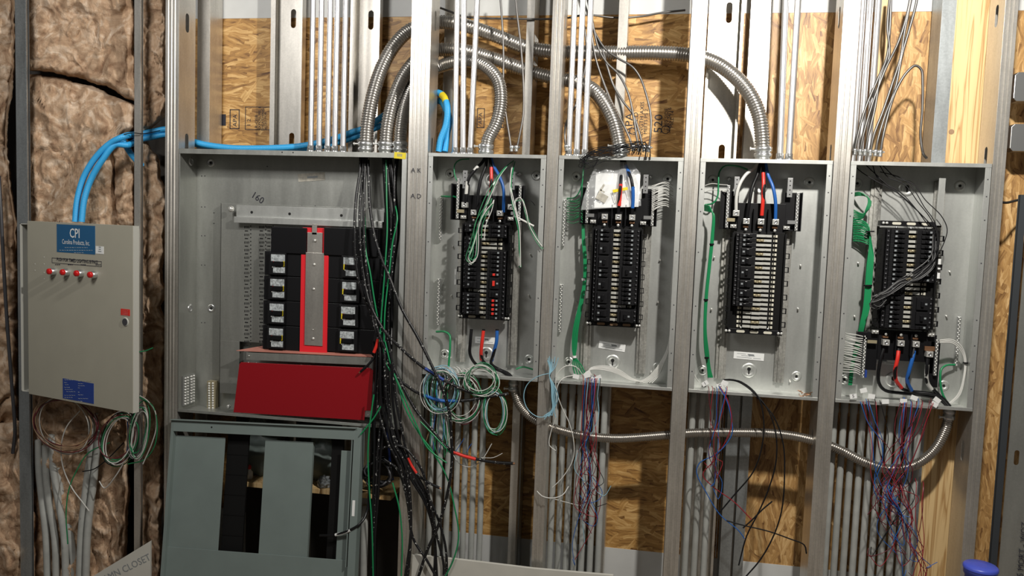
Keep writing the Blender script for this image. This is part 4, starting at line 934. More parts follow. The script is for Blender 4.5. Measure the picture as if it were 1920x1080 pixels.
for (xa_, ya, xb_) in ((480, 1052, 495), (480, 1056, 495), (498, 1052, 502), (505, 1052, 509), (498, 1056, 502), (528, 1052, 540), (543, 1055, 550), (543, 1065, 550), (468, 1063, 476), (468, 1072, 476), (510, 1071, 518), (522, 1071, 539), (510, 1075, 518), (522, 1075, 539)): cb2(m, xa_, ya, xb_, ya+1.6, -.025, -.0248)
m.build('print', 'white_paper', q)
m = MB(); cb2(m, 661, 938, 664.5, 968, -.0002, .001); m.build('white_tape_mark', 'white_paper', DF)

# things in the dark behind the cover
a, b = at(450, 893, .10), at(742, 915, .10); tag(MB().box(a.x, b.x, .03, .30, a.z-.022, a.z).build('shelf_board', 'pine', bevel=.001), 'rough wooden shelf board seen through the cover openings', 'shelf')
zsh = a.z
tag(MB().box(-2.0, -1.04, .305, .318, FZ, .70).build('shade_sheet', 'wall_shade'), 'near-black sheet standing in for shade behind the leaning cover', 'board')  # dark sheet darkens the cover openings where only shade lies
def lump(name, c, s, m_, label, cat, seed, n=26):
    mb = MB(); vs = []; fs = []
    for j in range(n+1):
        for i in range(n):
            th = PI*j/n; ph = 2*PI*i/n; d = Vector((math.sin(th)*math.cos(ph), math.sin(th)*math.sin(ph), math.cos(th)))
            k = 1+.35*noise.fractal(d*2.2+Vector((seed, 0, 0)), .8, 2, 5); vs.append(Vector(c)+Vector((d.x*s[0], d.y*s[1], d.z*s[2]))*k)
    lo = min(v.z for v in vs); 
    for v in vs: v.z += c[2]-s[2]*.85-lo if False else 0
    for j in range(n):
        for i in range(n): fs.append((j*n+i, (j+1)*n+i, (j+1)*n+(i+1) % n, j*n+(i+1) % n))
    zmin = zsh+.001
    vs = [Vector((v.x, v.y, max(v.z, zmin))) for v in vs]
    return tag(mb.add(vs, fs, True).build(name, m_), label, cat)
q = at(475, 868, .12); lump('plastic_bag', (q.x, .17, zsh+.10), (.11, .06, .15), 'cover_paint', 'crumpled bluish plastic bag on the shelf, left opening', 'bag', 3)
q = at(592, 872, .12); lump('plastic_bag', (q.x, .17, zsh+.08), (.10, .05, .12), 'cover_paint', 'crumpled plastic bag on the shelf, right opening', 'bag', 9)
q = at(610, 885, .08); lump('white_rag', (q.x, .07, zsh+.015), (.03, .03, .035), 'label_grey', 'small white crumpled wrapper at the right end of the shelf', 'wrapper', 14)
q = at(465, 870, .07); t = thing('small_bottle', (q.x, .08, zsh), 'small white bottle with a red cap on the shelf behind the cover', 'bottle')
MB().lathe((q.x, .08, zsh+.001), (0, 0, 1), [(.016, 0), (.018, .004), (.018, .03), (.009, .042), (.008, .046)], 16).build('bottle_body', 'white_paper', t); MB().lathe((q.x, .08, zsh+.047), (0, 0, 1), [(.010, 0), (.010, .014), (.007, .018)], 14).build('cap', 'red_tape', t)
for i, (px, py) in enumerate(((454, 962), (576, 972), (684, 950))):
    q = at(px, py, .12); tag(MB().lathe((q.x, .12, FZ), (0, 0, 1), [(.017, 0), (.017, q.z-FZ), (.012, q.z-FZ+.008)], 14).build('grey_conduit', 'pvc'), ['capped grey conduit stub in the left opening of the leaning cover', 'capped grey conduit stub in the right opening of the leaning cover', 'capped grey conduit stub right of the leaning cover'][i], 'conduit', 'capped conduit stubs')

# bottom boards
def leaning(pts, Y, th, m_, name, label, cat):
    vs = [at(x, y, Y) for x, y in pts]; vs += [Vector((vs[-1].x, Y, FZ)), Vector((vs[0].x, Y, FZ))]
    return tag(MB().prism([(v.x, v.z) for v in vs][::-1], Y, Y+th).build(name, m_, bevel=.001), label, cat)
leaning([(772, 1040), (860, 1049), (1000, 1066), (1150, 1079)], -.05, .014, 'gypsum', 'gypsum_board', 'pale gypsum board strip on the floor in front of the grey conduits', 'board')
gb = leaning([(165, 1086), (281, 1015)], -.12, .014, 'gypsum', 'gypsum_board', 'pale board with a slanted edge and faded handwriting, bottom left', 'board')
q = at(233, 1068, -.121); text('W.MN CLOSET', .045, XF((q.x, -.12, q.z), .52), .0008, 'handwriting', 'print_grey', gb)
q = at(1838, 1075, -.25); m = MB(); TB = thing('plastic_tub', (q.x, -.25, FZ), 'blue plastic tub just showing at the bottom right', 'tub')
zt2 = at(1838, 1061, -.25).z
m.lathe((q.x, -.25, FZ), (0, 0, 1), [(.042, 0), (.050, zt2-.03-FZ), (.055, zt2-.03-FZ), (.056, zt2-.01-FZ)], 28); m.build('tub_body', 'tub', TB); m = MB(); m.lathe((q.x, -.25, zt2-.01), (0, 0, 1), [(.058, 0), (.058, .008), (.053, .013), (.02, .015)], 28); m.build('lid', 'tub', TB)

# ------------------------------------------------------------------ bag of papers in the second panel
BG = thing('document_bag', at(1145, 390, .03), 'clear plastic bag with white papers and a key, top of the second panel', 'bag')
m = MB(); a, b = at(1117, 322, .05), at(1198, 388, .05); m.add([Vector((a.x, .075, a.z)), Vector((b.x, .075, a.z+.004)), Vector((b.x-.002, .046, b.z)), Vector((a.x, .046, b.z-.01))], [(3, 2, 1, 0)]); m.build('paper_stack', 'white_paper', BG, solid=.002)
m = MB(); a, b = at(1149, 351, .044), at(1177, 361, .044); fr = XF(((a.x+b.x)/2, .040, (a.z+b.z)/2), .22); w = (b.x-a.x)/2; m.fbox(fr, -w, w, -.006, .006, 0, .0015); m.build('yellow_strip', 'yellow', BG)
m = MB(); m.fbox(fr, -w, -w+.003, -.045, -.006, 0, .001); m.fbox(fr, w-.003, w, -.04, -.006, 0, .001); m.fbox(fr, -w, -w*.4, -.05, -.044, 0, .001); m.build('printed_frame', 'aged_label', BG)
m = MB(); q = at(1129, 370, .044); fr = XF((q.x, .041, q.z), -.5); m.fbox(fr, -.022, .022, -.016, .016, 0, .003); m.fbox(fr, -.022, -.002, .02, .026, 0, .002); m.fbox(fr, -.024, -.016, .014, .05, 0, .002); m.build('key', 'aged_label', BG)
vs = []; fs = []; nx = 34; ny = 34; BL = [(305, 1118), (340, 1104), (370, 1094), (394, 1089)]; BR = [(305, 1186), (325, 1199), (388, 1202)]
for j in range(ny+1):
    py = 304+(394-304)*j/ny
    for i in range(nx+1):
        u_ = i/nx; px = plerp(BL, py)+(plerp(BR, py)-plerp(BL, py))*u_; y = .036+.012*noise.fractal(Vector((px*.05+py*.02, py*.03, 2)), .9, 2, 5)+.018*(1-j/ny)
        vs.append(at(px, py-8*u_*(j/ny), y))
for j in range(ny):
    for i in range(nx): fs.append((j*(nx+1)+i, (j+1)*(nx+1)+i, (j+1)*(nx+1)+i+1, j*(nx+1)+i+1))
MB().add(vs, fs, True).build('film', 'film', BG, solid=.0005)

# ------------------------------------------------------------------ cables and wires
def wire(m, r, pts, label, group, name='wire', bands=(), cat='wire', n=6, raw=False, ends=None, step=.012):
    p = pts if raw else P(*pts); sp = spline(p, step)
    if not bands and not ends: return tag(MB().tube(sp, r, n).build(name, m), label, cat, group)
    t = thing(name, p[0], label, cat, group); MB().tube(sp, r, n).build('jacket', m, t)
    for (bm, bp, *nm) in bands:
        q = spline(P(*bp), .006); MB().tube(q, r*1.12, n+4).build(nm[0] if nm else 'tape_band', bm, t)
    if ends:
        d = (p[-1]-p[-2]).normalized(); MB().cyl(p[-1]-d*.002, p[-1]+d*.008, r*.7, 8).build('bare_end', 'copper', t)
    return t
GB = 'black cables dropping from the wide panel'
BK = [([(676, 286, .07), (675, 320, .06), (668, 370, .03), (665, 430, .0), (667, 490, -.01), (675, 535, -.01), (694, 586, .02), (706, 620, .05)], 'leftmost speckled black cable in front of the wide panel breakers'),
 ([(681, 286, .07), (681, 320, .06), (676, 370, .04), (675, 440, .01), (681, 510, .0), (694, 570, -.02), (722, 622, -.03), (752, 653, -.04), (790, 686, -.05), (830, 712, -.05), (880, 735, -.04), (905, 742, -.03)], 'speckled black cable sweeping from the wide panel to the coils, upper one'),
 ([(686, 286, .07), (684, 330, .05), (682, 400, .02), (684, 470, .0), (691, 530, -.01), (698, 575, -.02), (712, 630, -.03), (730, 670, -.03), (752, 718, -.04), (780, 770, -.05), (810, 806, -.05), (834, 835, -.05), (846, 845, -.05), (890, 860, -.04), (930, 867, -.04), (962, 869, -.04)], 'black cable with red tape ending to the right at the first panel conduits'),
 ([(690, 286, .07), (691, 330, .05), (694, 390, .03), (702, 440, .01), (714, 480, -.01), (732, 525, -.03), (754, 580, -.04), (783, 632, -.05), (806, 678, -.06), (826, 722, -.07), (841, 765, -.07), (846, 815, -.07), (847, 870, -.07), (838, 930, -.07), (822, 985, -.07), (800, 1035, -.07), (782, 1090, -.07)], 'long black cable swinging over the stud and down past the blue tape'),
 ([(696, 580, .04), (704, 618, .0), (716, 660, -.01), (732, 690, -.02), (756, 718, -.03), (790, 740, -.03), (830, 752, -.03), (880, 750, -.03), (953, 738, -.03)], 'black cable running right behind the coils to the first panel')]
for i, (pp_, lb) in enumerate(BK):
    bd = []
    if i == 2: bd = [('red_tape', [(848, 847, -.05), (870, 855, -.045), (892, 861, -.04)])]
    if i == 1: bd = [('data_blue', [(797, 691, -.05), (815, 702, -.05), (832, 713, -.05)])]
    if i == 4: bd = [('w_blue', [(795, 741.5, -.03), (825, 751, -.03), (858, 752, -.03)])]
    wire('cable_black', .0066, pp_, lb, GB, 'power_cable', bd, 'cable', 10, ends=(i == 2))
# the dark mass at the right side of the wide panel
rnd = random.Random(3)
places = ['among the dark bundle inside the right side of the wide panel']
mass = []
for i in range(9):
    x0 = 718+i*2.2 if i < 7 else 744+(i-7)*3; xa_ = 722+i*2.4; Yd = .06-.010*(i % 4)
    pts = [(x0, 286, .07), (xa_+rnd.uniform(-2, 2), 350, Yd), (724+i*2.6+rnd.uniform(-3, 3), 430, Yd-.01), (716+i*2.6+rnd.uniform(-3, 3), 510, Yd-.02), (708+i*3.0+rnd.uniform(-3, 3), 600, Yd-.03), (706+i*3.2+rnd.uniform(-3, 3), 680, -.02-.008*(i % 3)), (706+i*3.4+rnd.uniform(-4, 4), 760, -.03-.008*(i % 3))]
    k = i % 3
    if k == 0: pts += [(702+i*2, 850, -.05), (700+i*1.5, 930, -.05), (697+i, 1010, -.05), (696+i, 1095, -.05)]
    elif k == 1: pts += [(724+i*2, 825, -.06), (745+i*2, 870, -.06), (762+i, 930, -.06), (770, 1000, -.06), (765-i, 1095, -.06)]
    else: pts += [(734+i*2, 830, -.05), (765+i*2, 895, -.05), (795+i*1.5, 945, -.05), (815, 1010, -.05), (812+i, 1095, -.05)]
    wire('cable_black' if i % 2 else 'black_gloss', .0058, pts, 'black cable of the wide panel bundle, %s' % ('falling straight beside the leaning cover', 'curving down past the wide stud', 'swinging right to the board strip')[k], GB+(', straight', ', curving', ', swinging')[k], 'power_cable', cat='cable', n=10)
wire('cable_black', .0058, [(728, 640, -.03), (737, 690, -.04), (741, 740, -.04), (752, 800, -.05), (762, 845, -.05), (775, 880, -.05), (795, 900, -.05), (824, 915, -.05)], 'black cable with short red tape and a cut copper end, over the wide stud', GB, 'power_cable', [('red_tape', [(761, 856, -.052), (770, 871, -.052), (781, 886, -.052)])] and [('red_tape', [(765.5, 858, -.05), (772, 873, -.05), (781, 887, -.05)])], 'cable', 10, ends=True)
wire('cable_black', .0056, [(742, 800, -.04), (752, 840, -.045), (775, 880, -.04), (800, 925, -.04), (822, 975, -.05), (836, 1030, -.05), (838, 1095, -.05)], 'black cable dropping steeply left of the grey conduits below the first panel', GB, 'power_cable', cat='cable', n=10)
wire('cable_black', .0056, [(700, 850, -.03), (725, 838, -.05), (755, 838, -.06), (790, 880, -.06), (806, 940, -.06), (818, 1000, -.06), (832, 1060, -.06), (830, 1095, -.06)], 'black cable arching out of the coil and down to the floor', GB, 'power_cable', cat='cable', n=10)
wire('cable_black', .0056, [(720, 860, -.03), (745, 880, -.05), (762, 930, -.06), (775, 1010, -.06), (800, 1050, -.07), (825, 1095, -.07)], 'black cable from the coil crossing low over the board strip', GB, 'power_cable', cat='cable', n=10)
wire('black_gloss', .0058, [(600, 1004, -.09), (628, 1003, -.105), (656, 994, -.11), (675, 982, -.10), (688, 960, -.06), (693, 900, -.03), (697, 840, -.03), (700, 780, -.03)], 'black cable poking through the leaning cover with white tape', GB, 'power_cable', [('white_paper', [(629, 1003, -.105), (643, 999.5, -.108), (657, 994, -.11)])], 'cable', 10)
wire('black_gloss', .0056, [(700, 640, .0), (704, 665, .0), (694, 680, -.01), (684, 690, -.012), (676, 697, -.012)], 'short black cable end with red tape beside the breakers of the wide panel', GB, 'power_cable', cat='cable', n=10, ends=True)
tag(MB().tube(spline(P((709, 636, -.015), (706, 648, -.015), (701, 661, -.015)), .006), .0072, 12).build('red_cap', 'red_tape'), 'bright red taped cable tip hanging right of the wide panel breakers', 'cable')
GG = 'green wires from the wide panel'
for i, pp_ in enumerate(([(724, 300, .05), (725, 370, .02), (726, 430, .0), (722, 500, -.02), (716, 580, -.02), (712, 640, -.03)],
        [(740, 380, .03), (745, 410, .0), (736, 455, -.01), (730, 510, -.02), (722, 580, -.03), (720, 640, -.03)],
        [(684, 400, .05), (686, 470, .0), (694, 510, -.01), (700, 550, -.01), (706, 585, -.01), (712, 610, .0), (718, 640, -.02), (724, 680, -.03), (744, 715, -.04), (760, 765, -.05), (784, 810, -.05), (810, 845, -.05), (838, 895, -.05), (852, 950, -.06), (860, 1005, -.06), (850, 1050, -.06), (830, 1090, -.06)],
        [(722, 640, -.03), (735, 690, -.04), (758, 745, -.05), (780, 795, -.055), (802, 840, -.055), (826, 860, -.05), (838, 868, -.05)],
        [(714, 762, -.05), (700, 785, -.05), (688, 800, -.05), (676, 815, -.05)],
        [(701, 740, -.05), (693, 800, -.05), (690, 850, -.05), (692, 910, -.05), (697, 980, -.06), (700, 1095, -.06)],
        [(736, 905, -.05), (748, 950, -.06), (754, 1010, -.06), (752, 1095, -.06)],
        [(788, 790, -.05), (815, 818, -.055), (834, 838, -.055), (846, 850, -.05)])):
    wire('w_green', .0036, pp_, ['green wire lying along the dark bundle in the right of the wide panel', 'green wire bowing out near the right edge of the wide panel', 'long green wire from the wide panel down across the grey conduits to the floor', 'green wire on the wide ribbed stud, upper strand', 'short green wire end pointing left above the leaning cover', 'green wire falling straight beside the leaning cover', 'green wire hanging low over the wooden post, left of the board strip', 'short green wire joining the red taped cable'][i], GG)
# tangle of shiny cable
rnd = random.Random(11)
t = thing('cable_coil', at(712, 885, 0), 'tangled coil of shiny black cable beside the leaning cover', 'coil of cable')
c0 = at(712, 885, -.005)
for k in range(7):
    pts = []; ra = .05+.018*rnd.random(); rb = .045+.03*rnd.random(); ph = rnd.random()*6; tl_ = rnd.uniform(-.5, .5)
    for i in range(19):
        a = 2*PI*i/16+ph; pts.append(c0+Vector((ra*math.cos(a)+rnd.uniform(-.006, .006), .02*math.sin(a*2+ph)+rnd.uniform(-.006, .006)-.008*k*.3, rb*math.sin(a)+tl_*ra*math.cos(a)*.3)))
    MB().tube(spline(pts, .01), .0045, 8).build('loop', 'black_gloss' if k % 3 else 'dark_grey', t)
wire('data_blue', .006, [(725, 790, .0), (728, 820, .0), (731, 860, .0), (736, 900, .0)], 'blue taped cable standing right of the shiny black coil', GB, 'power_cable', cat='cable', n=8)

# --- feeders in the narrow panels
FD = 'feeder cables of the narrow panels'
def feeder(m, pts, label, bands=(), r=.0068): wire(m, r, pts, label, FD, 'feeder_cable', bands, 'cable', 12)
ER, EB, EW = 'red_tape', 'w_blue', 'w_white'
feeder('black', [(911, 290, .07), (906, 302, .07), (893, 316, .05), (880, 333, .04), (875, 352, .04), (874, 372, .04), (872, 384, .045)], 'black cable with white tape bands feeding the first panel', [(EW, [(896, 312, .054), (889, 320, .047)]), (EW, [(876, 340, .04), (875, 352, .04), (874, 364, .04)])])
feeder('black', [(913, 290, .07), (911, 310, .06), (902, 335, .045), (897, 360, .04), (894, 398, .045)], 'plain black cable feeding the first panel')
feeder('black', [(917, 290, .07), (921, 315, .05), (921, 350, .035), (919, 398, .045)], 'cable with red tape feeding the first panel', [(ER, [(921, 314, .051), (921.3, 335, .04), (920.6, 360, .036)])])
feeder('w_blue', [(919, 290, .07), (925, 310, .06), (937, 332, .04), (944, 355, .035), (944, 398, .045)], 'bright blue cable feeding the first panel')
feeder('black', [(1166, 292, .07), (1165, 320, .06), (1164, 345, .035), (1161, 380, .035), (1159, 402, .045)], 'cable with red tape feeding the second panel', [(ER, [(1164, 345, .035), (1163, 362, .034), (1161, 386, .036)])])
feeder('black', [(1169, 292, .07), (1174, 312, .06), (1184, 338, .03), (1187, 365, .03), (1185, 402, .045)], 'blue and black cable feeding the second panel', [(EB, [(1173, 310, .06), (1177, 319, .052), (1181, 330, .04)]), (EB, [(1186.5, 350, .028), (1187, 368, .03), (1186, 390, .037)])])
feeder('w_white', [(1424, 296, .07), (1417, 312, .065), (1398, 328, .045), (1386, 348, .035), (1381, 368, .035), (1380, 398, .045)], 'white cable feeding the third panel')
feeder('black', [(1427, 296, .07), (1421, 325, .06), (1411, 350, .04), (1405, 380, .035), (1400, 412, .045)], 'black cable feeding the third panel')
feeder('black', [(1430, 296, .07), (1431, 325, .055), (1432, 355, .035), (1428, 412, .045)], 'red cable feeding the third panel', [(ER, [(1431, 324, .055), (1431.6, 345, .040), (1430.5, 375, .036), (1428.3, 404, .043)])])
feeder('w_blue', [(1434, 296, .07), (1439, 325, .06), (1449, 350, .04), (1454, 378, .035), (1454, 412, .045)], 'blue cable feeding the third panel')
feeder('black', [(884, 617, .045), (882, 640, .04), (881, 662, .05), (888, 678, .08), (900, 688, .11), (930, 692, .12), (955, 706, .08), (962, 716, .07)], 'black cable leaving the bottom of the first panel')
feeder('black', [(907, 617, .045), (904, 640, .04), (902, 665, .05), (908, 680, .08), (925, 690, .11), (948, 700, .10), (963, 716, .07)], 'cable with red tape leaving the bottom of the first panel', [(ER, [(906.5, 620, .044), (904, 640, .04), (902, 660, .046), (902.5, 674, .065)])])
feeder('black', [(932, 617, .045), (931, 640, .04), (925, 665, .05), (921, 682, .08), (935, 692, .11), (955, 702, .09), (965, 716, .07)], 'cable with blue tape leaving the bottom of the first panel', [(EB, [(932, 620, .044), (931, 640, .04), (926, 660, .048), (922, 676, .07)])])
feeder('black', [(1657, 654, .045), (1652, 670, .04), (1647, 700, .05), (1648, 718, .07), (1660, 732, .10), (1690, 737, .11), (1730, 741, .10), (1760, 748, .09), (1778, 762, .075)], 'black cable at the bottom of the fourth panel')
feeder('black', [(1685, 654, .045), (1683, 672, .035), (1678, 700, .04), (1682, 718, .06), (1698, 732, .09), (1730, 736, .09), (1760, 742, .08), (1780, 762, .075)], 'cable with red tape at the bottom of the fourth panel', [(ER, [(1684.7, 658, .043), (1683, 672, .035), (1678.5, 694, .039), (1680, 713, .053), (1690, 727, .077)])])
feeder('black', [(1714, 654, .045), (1711, 670, .035), (1704, 700, .04), (1701, 718, .06), (1712, 735, .085), (1740, 738, .08), (1765, 745, .075), (1781, 762, .075)], 'cable with blue tape at the bottom of the fourth panel', [(EB, [(1713.8, 658, .043), (1711, 672, .035), (1704.5, 696, .038), (1701, 714, .055), (1709, 732, .08)])])
feeder('black', [(1739, 672, .045), (1738, 690, .04), (1737, 710, .05), (1742, 724, .07), (1758, 738, .08), (1776, 762, .075)], 'cable with white tape at the bottom of the fourth panel', [(EW, [(1738.5, 684, .042), (1737, 705, .047), (1740, 720, .064), (1747, 730, .074)])])

# --- small wires inside the narrow panels
GR = 'green ground wires in the narrow panels'
def gw(pts, label, m='w_green', r=.0030, grp=GR): wire(m, r, pts, label, grp)
gw([(880, 298, .10), (862, 300, .09), (853, 308, .08), (852, 325, .07), (857, 340, .06)], 'dark green wire looping at top left of the first panel', r=.003)
gw([(828, 368, .115), (838, 368.5, .08), (853, 369, .07), (858, 372, .06)], 'short green wire from the ground strip of the first panel', r=.0045)
gw([(818, 622, .115), (834, 622, .10), (843, 628, .09), (844, 645, .08), (841, 690, .07)], 'thick green wire bending down at the bottom left of the first panel', r=.0050)
gw([(968, 692, .09), (980, 688, .09), (1000, 693, .09)], 'short green wire lying at the bottom right of the first panel', r=.004)
rnd = random.Random(5)
cols = ['w_white', 'w_green', 'w_white', 'w_green2', 'w_white', 'w_green']
loopA = [(963, 301, .10), (950, 312, .06), (938, 326, .02), (925, 347, .0), (912, 375, -.005), (901, 405, -.01), (893, 430, -.015), (884, 460, -.02), (876, 485, -.02), (882, 492, -.02), (890, 480, -.02), (893, 455, -.02), (895, 420, -.02), (908, 395, -.02), (922, 378, -.02), (925, 372, -.02), (921, 392, -.02), (910, 420, -.02), (907, 447, -.02)]
for i in range(6):
    dx, dy = rnd.uniform(-4, 4), rnd.uniform(-5, 5); cut = 19 - (i % 3)*4
    gw([(x+dx*min(1, k/4)*(1+.3*math.sin(k+i)), y+dy*min(1, k/5), Y-.002*i) for k, (x, y, Y) in enumerate(loopA[:cut])], ('white' if cols[i] == 'w_white' else 'green')+' wire in the long twist hanging over the left breakers of the first panel', cols[i], .0019, 'twisted wires on the left of the first panel, '+('white' if cols[i] == 'w_white' else 'green'))
loopB = [(963, 303, .10), (960, 325, .03), (959, 350, .0), (962, 375, -.01), (967, 400, -.015), (972, 430, -.02), (973, 470, -.02), (974, 500, -.02)]
for i in range(4):
    dx = rnd.uniform(-3, 3); gw([(x+dx*math.sin(k*.8+i), y+rnd.uniform(-3, 3)*(k > 1), Y-.002*i) for k, (x, y, Y) in enumerate(loopB)], ('white' if i % 2 else 'green')+' wire hanging straight over the right breakers of the first panel', cols[i % 2 * 1 + (0 if i % 2 else 1)] if 0 else ('w_white' if i % 2 else 'w_green'), .0019, 'wires hanging on the right of the first panel, '+('white' if i % 2 else 'green'))
loopC = [(966, 395, -.01), (968, 376, .0), (978, 374, .0), (986, 392, -.01), (992, 420, -.01), (1002, 445, -.01), (1017, 464, -.01)]
for i in range(4):
    gw([(x+rnd.uniform(-2.5, 2.5), y+rnd.uniform(-4, 4), Y-.002*i) for (x, y, Y) in loopC], ('white' if i % 2 else 'green')+' wire looped over the right edge of the first panel', 'w_white' if i % 2 else 'w_green2', .0018, 'wires looped at the right edge of the first panel, '+('white' if i % 2 else 'green'))
gw([(963, 405, .0), (978, 412, -.01), (1001, 424, -.01)], 'thick white wire bundle end at right of the first panel', 'w_white', .0045)
gw([(985, 378, .0), (995, 376, .0), (1003, 385, .02)], 'thin black wire at the right edge of the first panel', 'w_black', .0015)

# second panel
for i in range(11):
    y = 374+i*4.1; tx = 1088+rnd.uniform(-2, 2)
    gw([(1063, y, .115), (1075, y+2+rnd.uniform(-2, 2), .08), (tx, y-3+rnd.uniform(-3, 3), .06), (1092, 340+i*1.0, .05) if i < 4 else (1092, y+2, .07)], 'green wire fanned out from the ground strip, left side of the second panel', 'w_green2' if i % 3 else 'w_green', .0019, 'green wires fanned from the ground strip of the second panel')
gw([(1063, 372, .115), (1078, 370, .08), (1087, 358, .06), (1092, 340, .05), (1094, 318, .06), (1099, 300, .08)], 'topmost green wire curving up to the top of the second panel', 'w_green', .0026)
for i in range(5):
    d = i-2
    gw([(1093+d*.8, 418, .09), (1094+d*1.1, 450, .085), (1097+d*1.2, 490, .08), (1096+d*1.2, 530, .08), (1089+d*1.5, 570, .08), (1079+d*2.2, 620, .08), (1077+d*1.8, 655, .08), (1077+d*.8, 668, .08), (1082+d*4, 685, .08), (1088+d*5, 702, .08)], 'green wire in the tied bundle running down the second panel', 'w_green', .0027, 'green bundle of the second panel')
tag(MB().cyl(at(1077, 667, .08), at(1077.3, 671, .08), .0085, 12).build('cable_tie', 'white_paper'), 'white tie around the green bundle low in the second panel', 'tie')
tag(MB().cyl(at(1094, 522, .08), at(1094.3, 526, .08), .0085, 12).build('cable_tie', 'white_paper'), 'white tie around the green bundle halfway down the second panel', 'tie')
for i in range(15):
    y = 345+i*3.2
    gw([(1222, y+4+i*.2, .045), (1232, y+rnd.uniform(-2, 2), .04), (1247, y+rnd.uniform(-3, 2)-3, .06), (1262, y+4+rnd.uniform(-5, 5), .10)], 'thin white wire from the right neutral strip of the second panel', 'w_white', .0016, 'white wires at the right neutral strip of the second panel')
for i in range(7):
    gw([(1262-i*.6, 500+i*6, .11), (1258, 600, .115), (1255-i*.5, 650, .11), (1245-i*1.2, 680, .10), (1232-i*3, 708, .10), (1222-i*5, 718, .09)], 'white wire in the bundle down the right side of the second panel', 'w_white', .0019, 'white wires down the right side of the second panel')
for i in range(8):
    gw([(1200+rnd.uniform(-6, 6), 716, .09), (1180, 712-i*.8, .07), (1155, 700-i*1.3, .05), (1128, 693-i*.9+rnd.uniform(-1, 1), .04), (1105, 694-i*.3, .03), (1092+i*2.5, 704, .02)], 'white wire arching along the bottom of the second panel', 'w_white', .0021, 'white wires along the bottom of the second panel')
# black tangle over the top of the second panel
for i in range(16):
    sx = 1196+rnd.uniform(-12, 16); ex = 1085+rnd.uniform(0, 60)
    pts = [(sx, 286+rnd.uniform(-3, 6), .04), (sx+rnd.uniform(-6, 10), 272+rnd.uniform(-6, 8), .0), (1170+rnd.uniform(-15, 15), 277+rnd.uniform(-9, 10), -.02-.01*rnd.random()), (1140+rnd.uniform(-12, 12), 284+rnd.uniform(-9, 10), -.03), (1110+rnd.uniform(-10, 10), 290+rnd.uniform(-9, 12), -.03), (1092+rnd.uniform(-8, 8), 302+rnd.uniform(-12, 12), -.02), (1100+rnd.uniform(-10, 14), 312+rnd.uniform(-8, 6), -.01), (1125+rnd.uniform(-10, 14), 300+rnd.uniform(-6, 6), -.02)]
    wire('w_black', .0014, pts[:5+i % 4], 'thin black wire in the tangle over the top edge of the second panel', 'black tangle on top of the second panel')
for i in range(7):
    a_ = 1178+rnd.uniform(0, 20); b_ = 1200+rnd.uniform(0, 24)
    wire('w_black', .0014, [(a_, 290, .03), (a_+6, 272+rnd.uniform(-4, 4), .0), ((a_+b_)/2+5, 268+rnd.uniform(-3, 6), -.01), (b_, 280, -.01), (b_+rnd.uniform(-4, 4), 300, -.01)], 'short black wire hooked over the top right of the second panel', 'black hooks on top of the second panel')
# third panel greens
for i in range(5):
    d = i-2; y = 385+i*2.4
    gw([(1321, y, .10), (1330, y+2, .07), (1337+d*.5, 400, .06), (1336+d, 440, .06), (1330+d, 500, .06), (1324+d, 560, .06), (1322+d, 620, .06), (1325+d*1.6, 660, .07), (1329+d*1.2, 690, .08), (1332+d*2, 708, .08)], 'green wire in the bundle running down the third panel', 'w_green', .0029, 'green bundle of the third panel')
for y in (458, 562, 671):
    x = {458: 1334.5, 562: 1323.5, 671: 1325}[y]; tag(MB().cyl(at(x, y-1.5, .06), at(x, y+1.5, .06), .0095, 12).build('cable_tie', 'black'), 'black tie around the green bundle of the third panel, %s' % {458: 'upper one', 562: 'middle one', 671: 'lowest one'}[y], 'tie')
gw([(1402, 318, .12), (1385, 312, .12), (1360, 311, .11), (1349, 322, .09), (1347, 345, .08), (1345, 370, .08), (1337, 381, .08), (1322, 384, .10)], 'dark green wire looping round the upper left of the third panel', 'w_green', .0034)
gw([(1322, 348, .10), (1335, 344, .09), (1350, 346, .08), (1365, 347, .06)], 'thin white wire at the upper left of the third panel, upper one', 'w_white', .0018); gw([(1322, 360, .10), (1335, 356, .09), (1350, 358, .08), (1362, 360, .06)], 'thin white wire at the upper left of the third panel, lower one', 'w_white', .0018)
gw([(1301, 640, .05), (1300, 680, .05), (1303, 705, .05), (1310, 716, .05)], 'white wire bending at the bottom left corner of the third panel', 'w_white', .0024)
# fourth panel
for i in range(6):
    y = 393+i*2.6 if i < 6 else 0
    gw([(1602, 362+i*1.1, .115), (1612, 361+i, .08), (1622+i*.8, 366+i*.5, .06), (1630-i*.9+3, 378, .06), (1629-i*1.2, 392+i*.6, .06), (1618, 401+i*1.5, .08), (1601, 394+i*3.4, .11)], 'green wire in the hook-shaped bundle, upper left of the fourth panel', 'w_green' if i % 2 else 'w_green2', .0028, 'hooked green bundle of the fourth panel')
for i in range(13):
    y = 412+i*3.3; d = (i-6)*.9
    gw([(1600, y, .11), (1615, y+1+rnd.uniform(-1, 1), .09), (1630+d*.4, y+10, .07), (1634+d*.6, 450+i*2.2, .06), (1631+d, 500, .055), (1628+d, 540, .055), (1624+d, 580, .055), (1616+d*.8, 612, .06), (1610+d*.7, 640, .08), (1599+d*.5, 680, .09), (1594+d*.5, 722, .09)], 'green wire in the thick bundle running down the left of the fourth panel', 'w_green', .0026, 'thick green bundle of the fourth panel')
for y, x in ((434, 1631), (535, 1627)): tag(MB().cyl(at(x, y-1.2, .055), at(x, y+1.2, .055), .017, 14).build('cable_tie', 'black'), 'black tie around the thick green bundle of the fourth panel, %s' % ('upper one' if y < 500 else 'lower one'), 'tie')
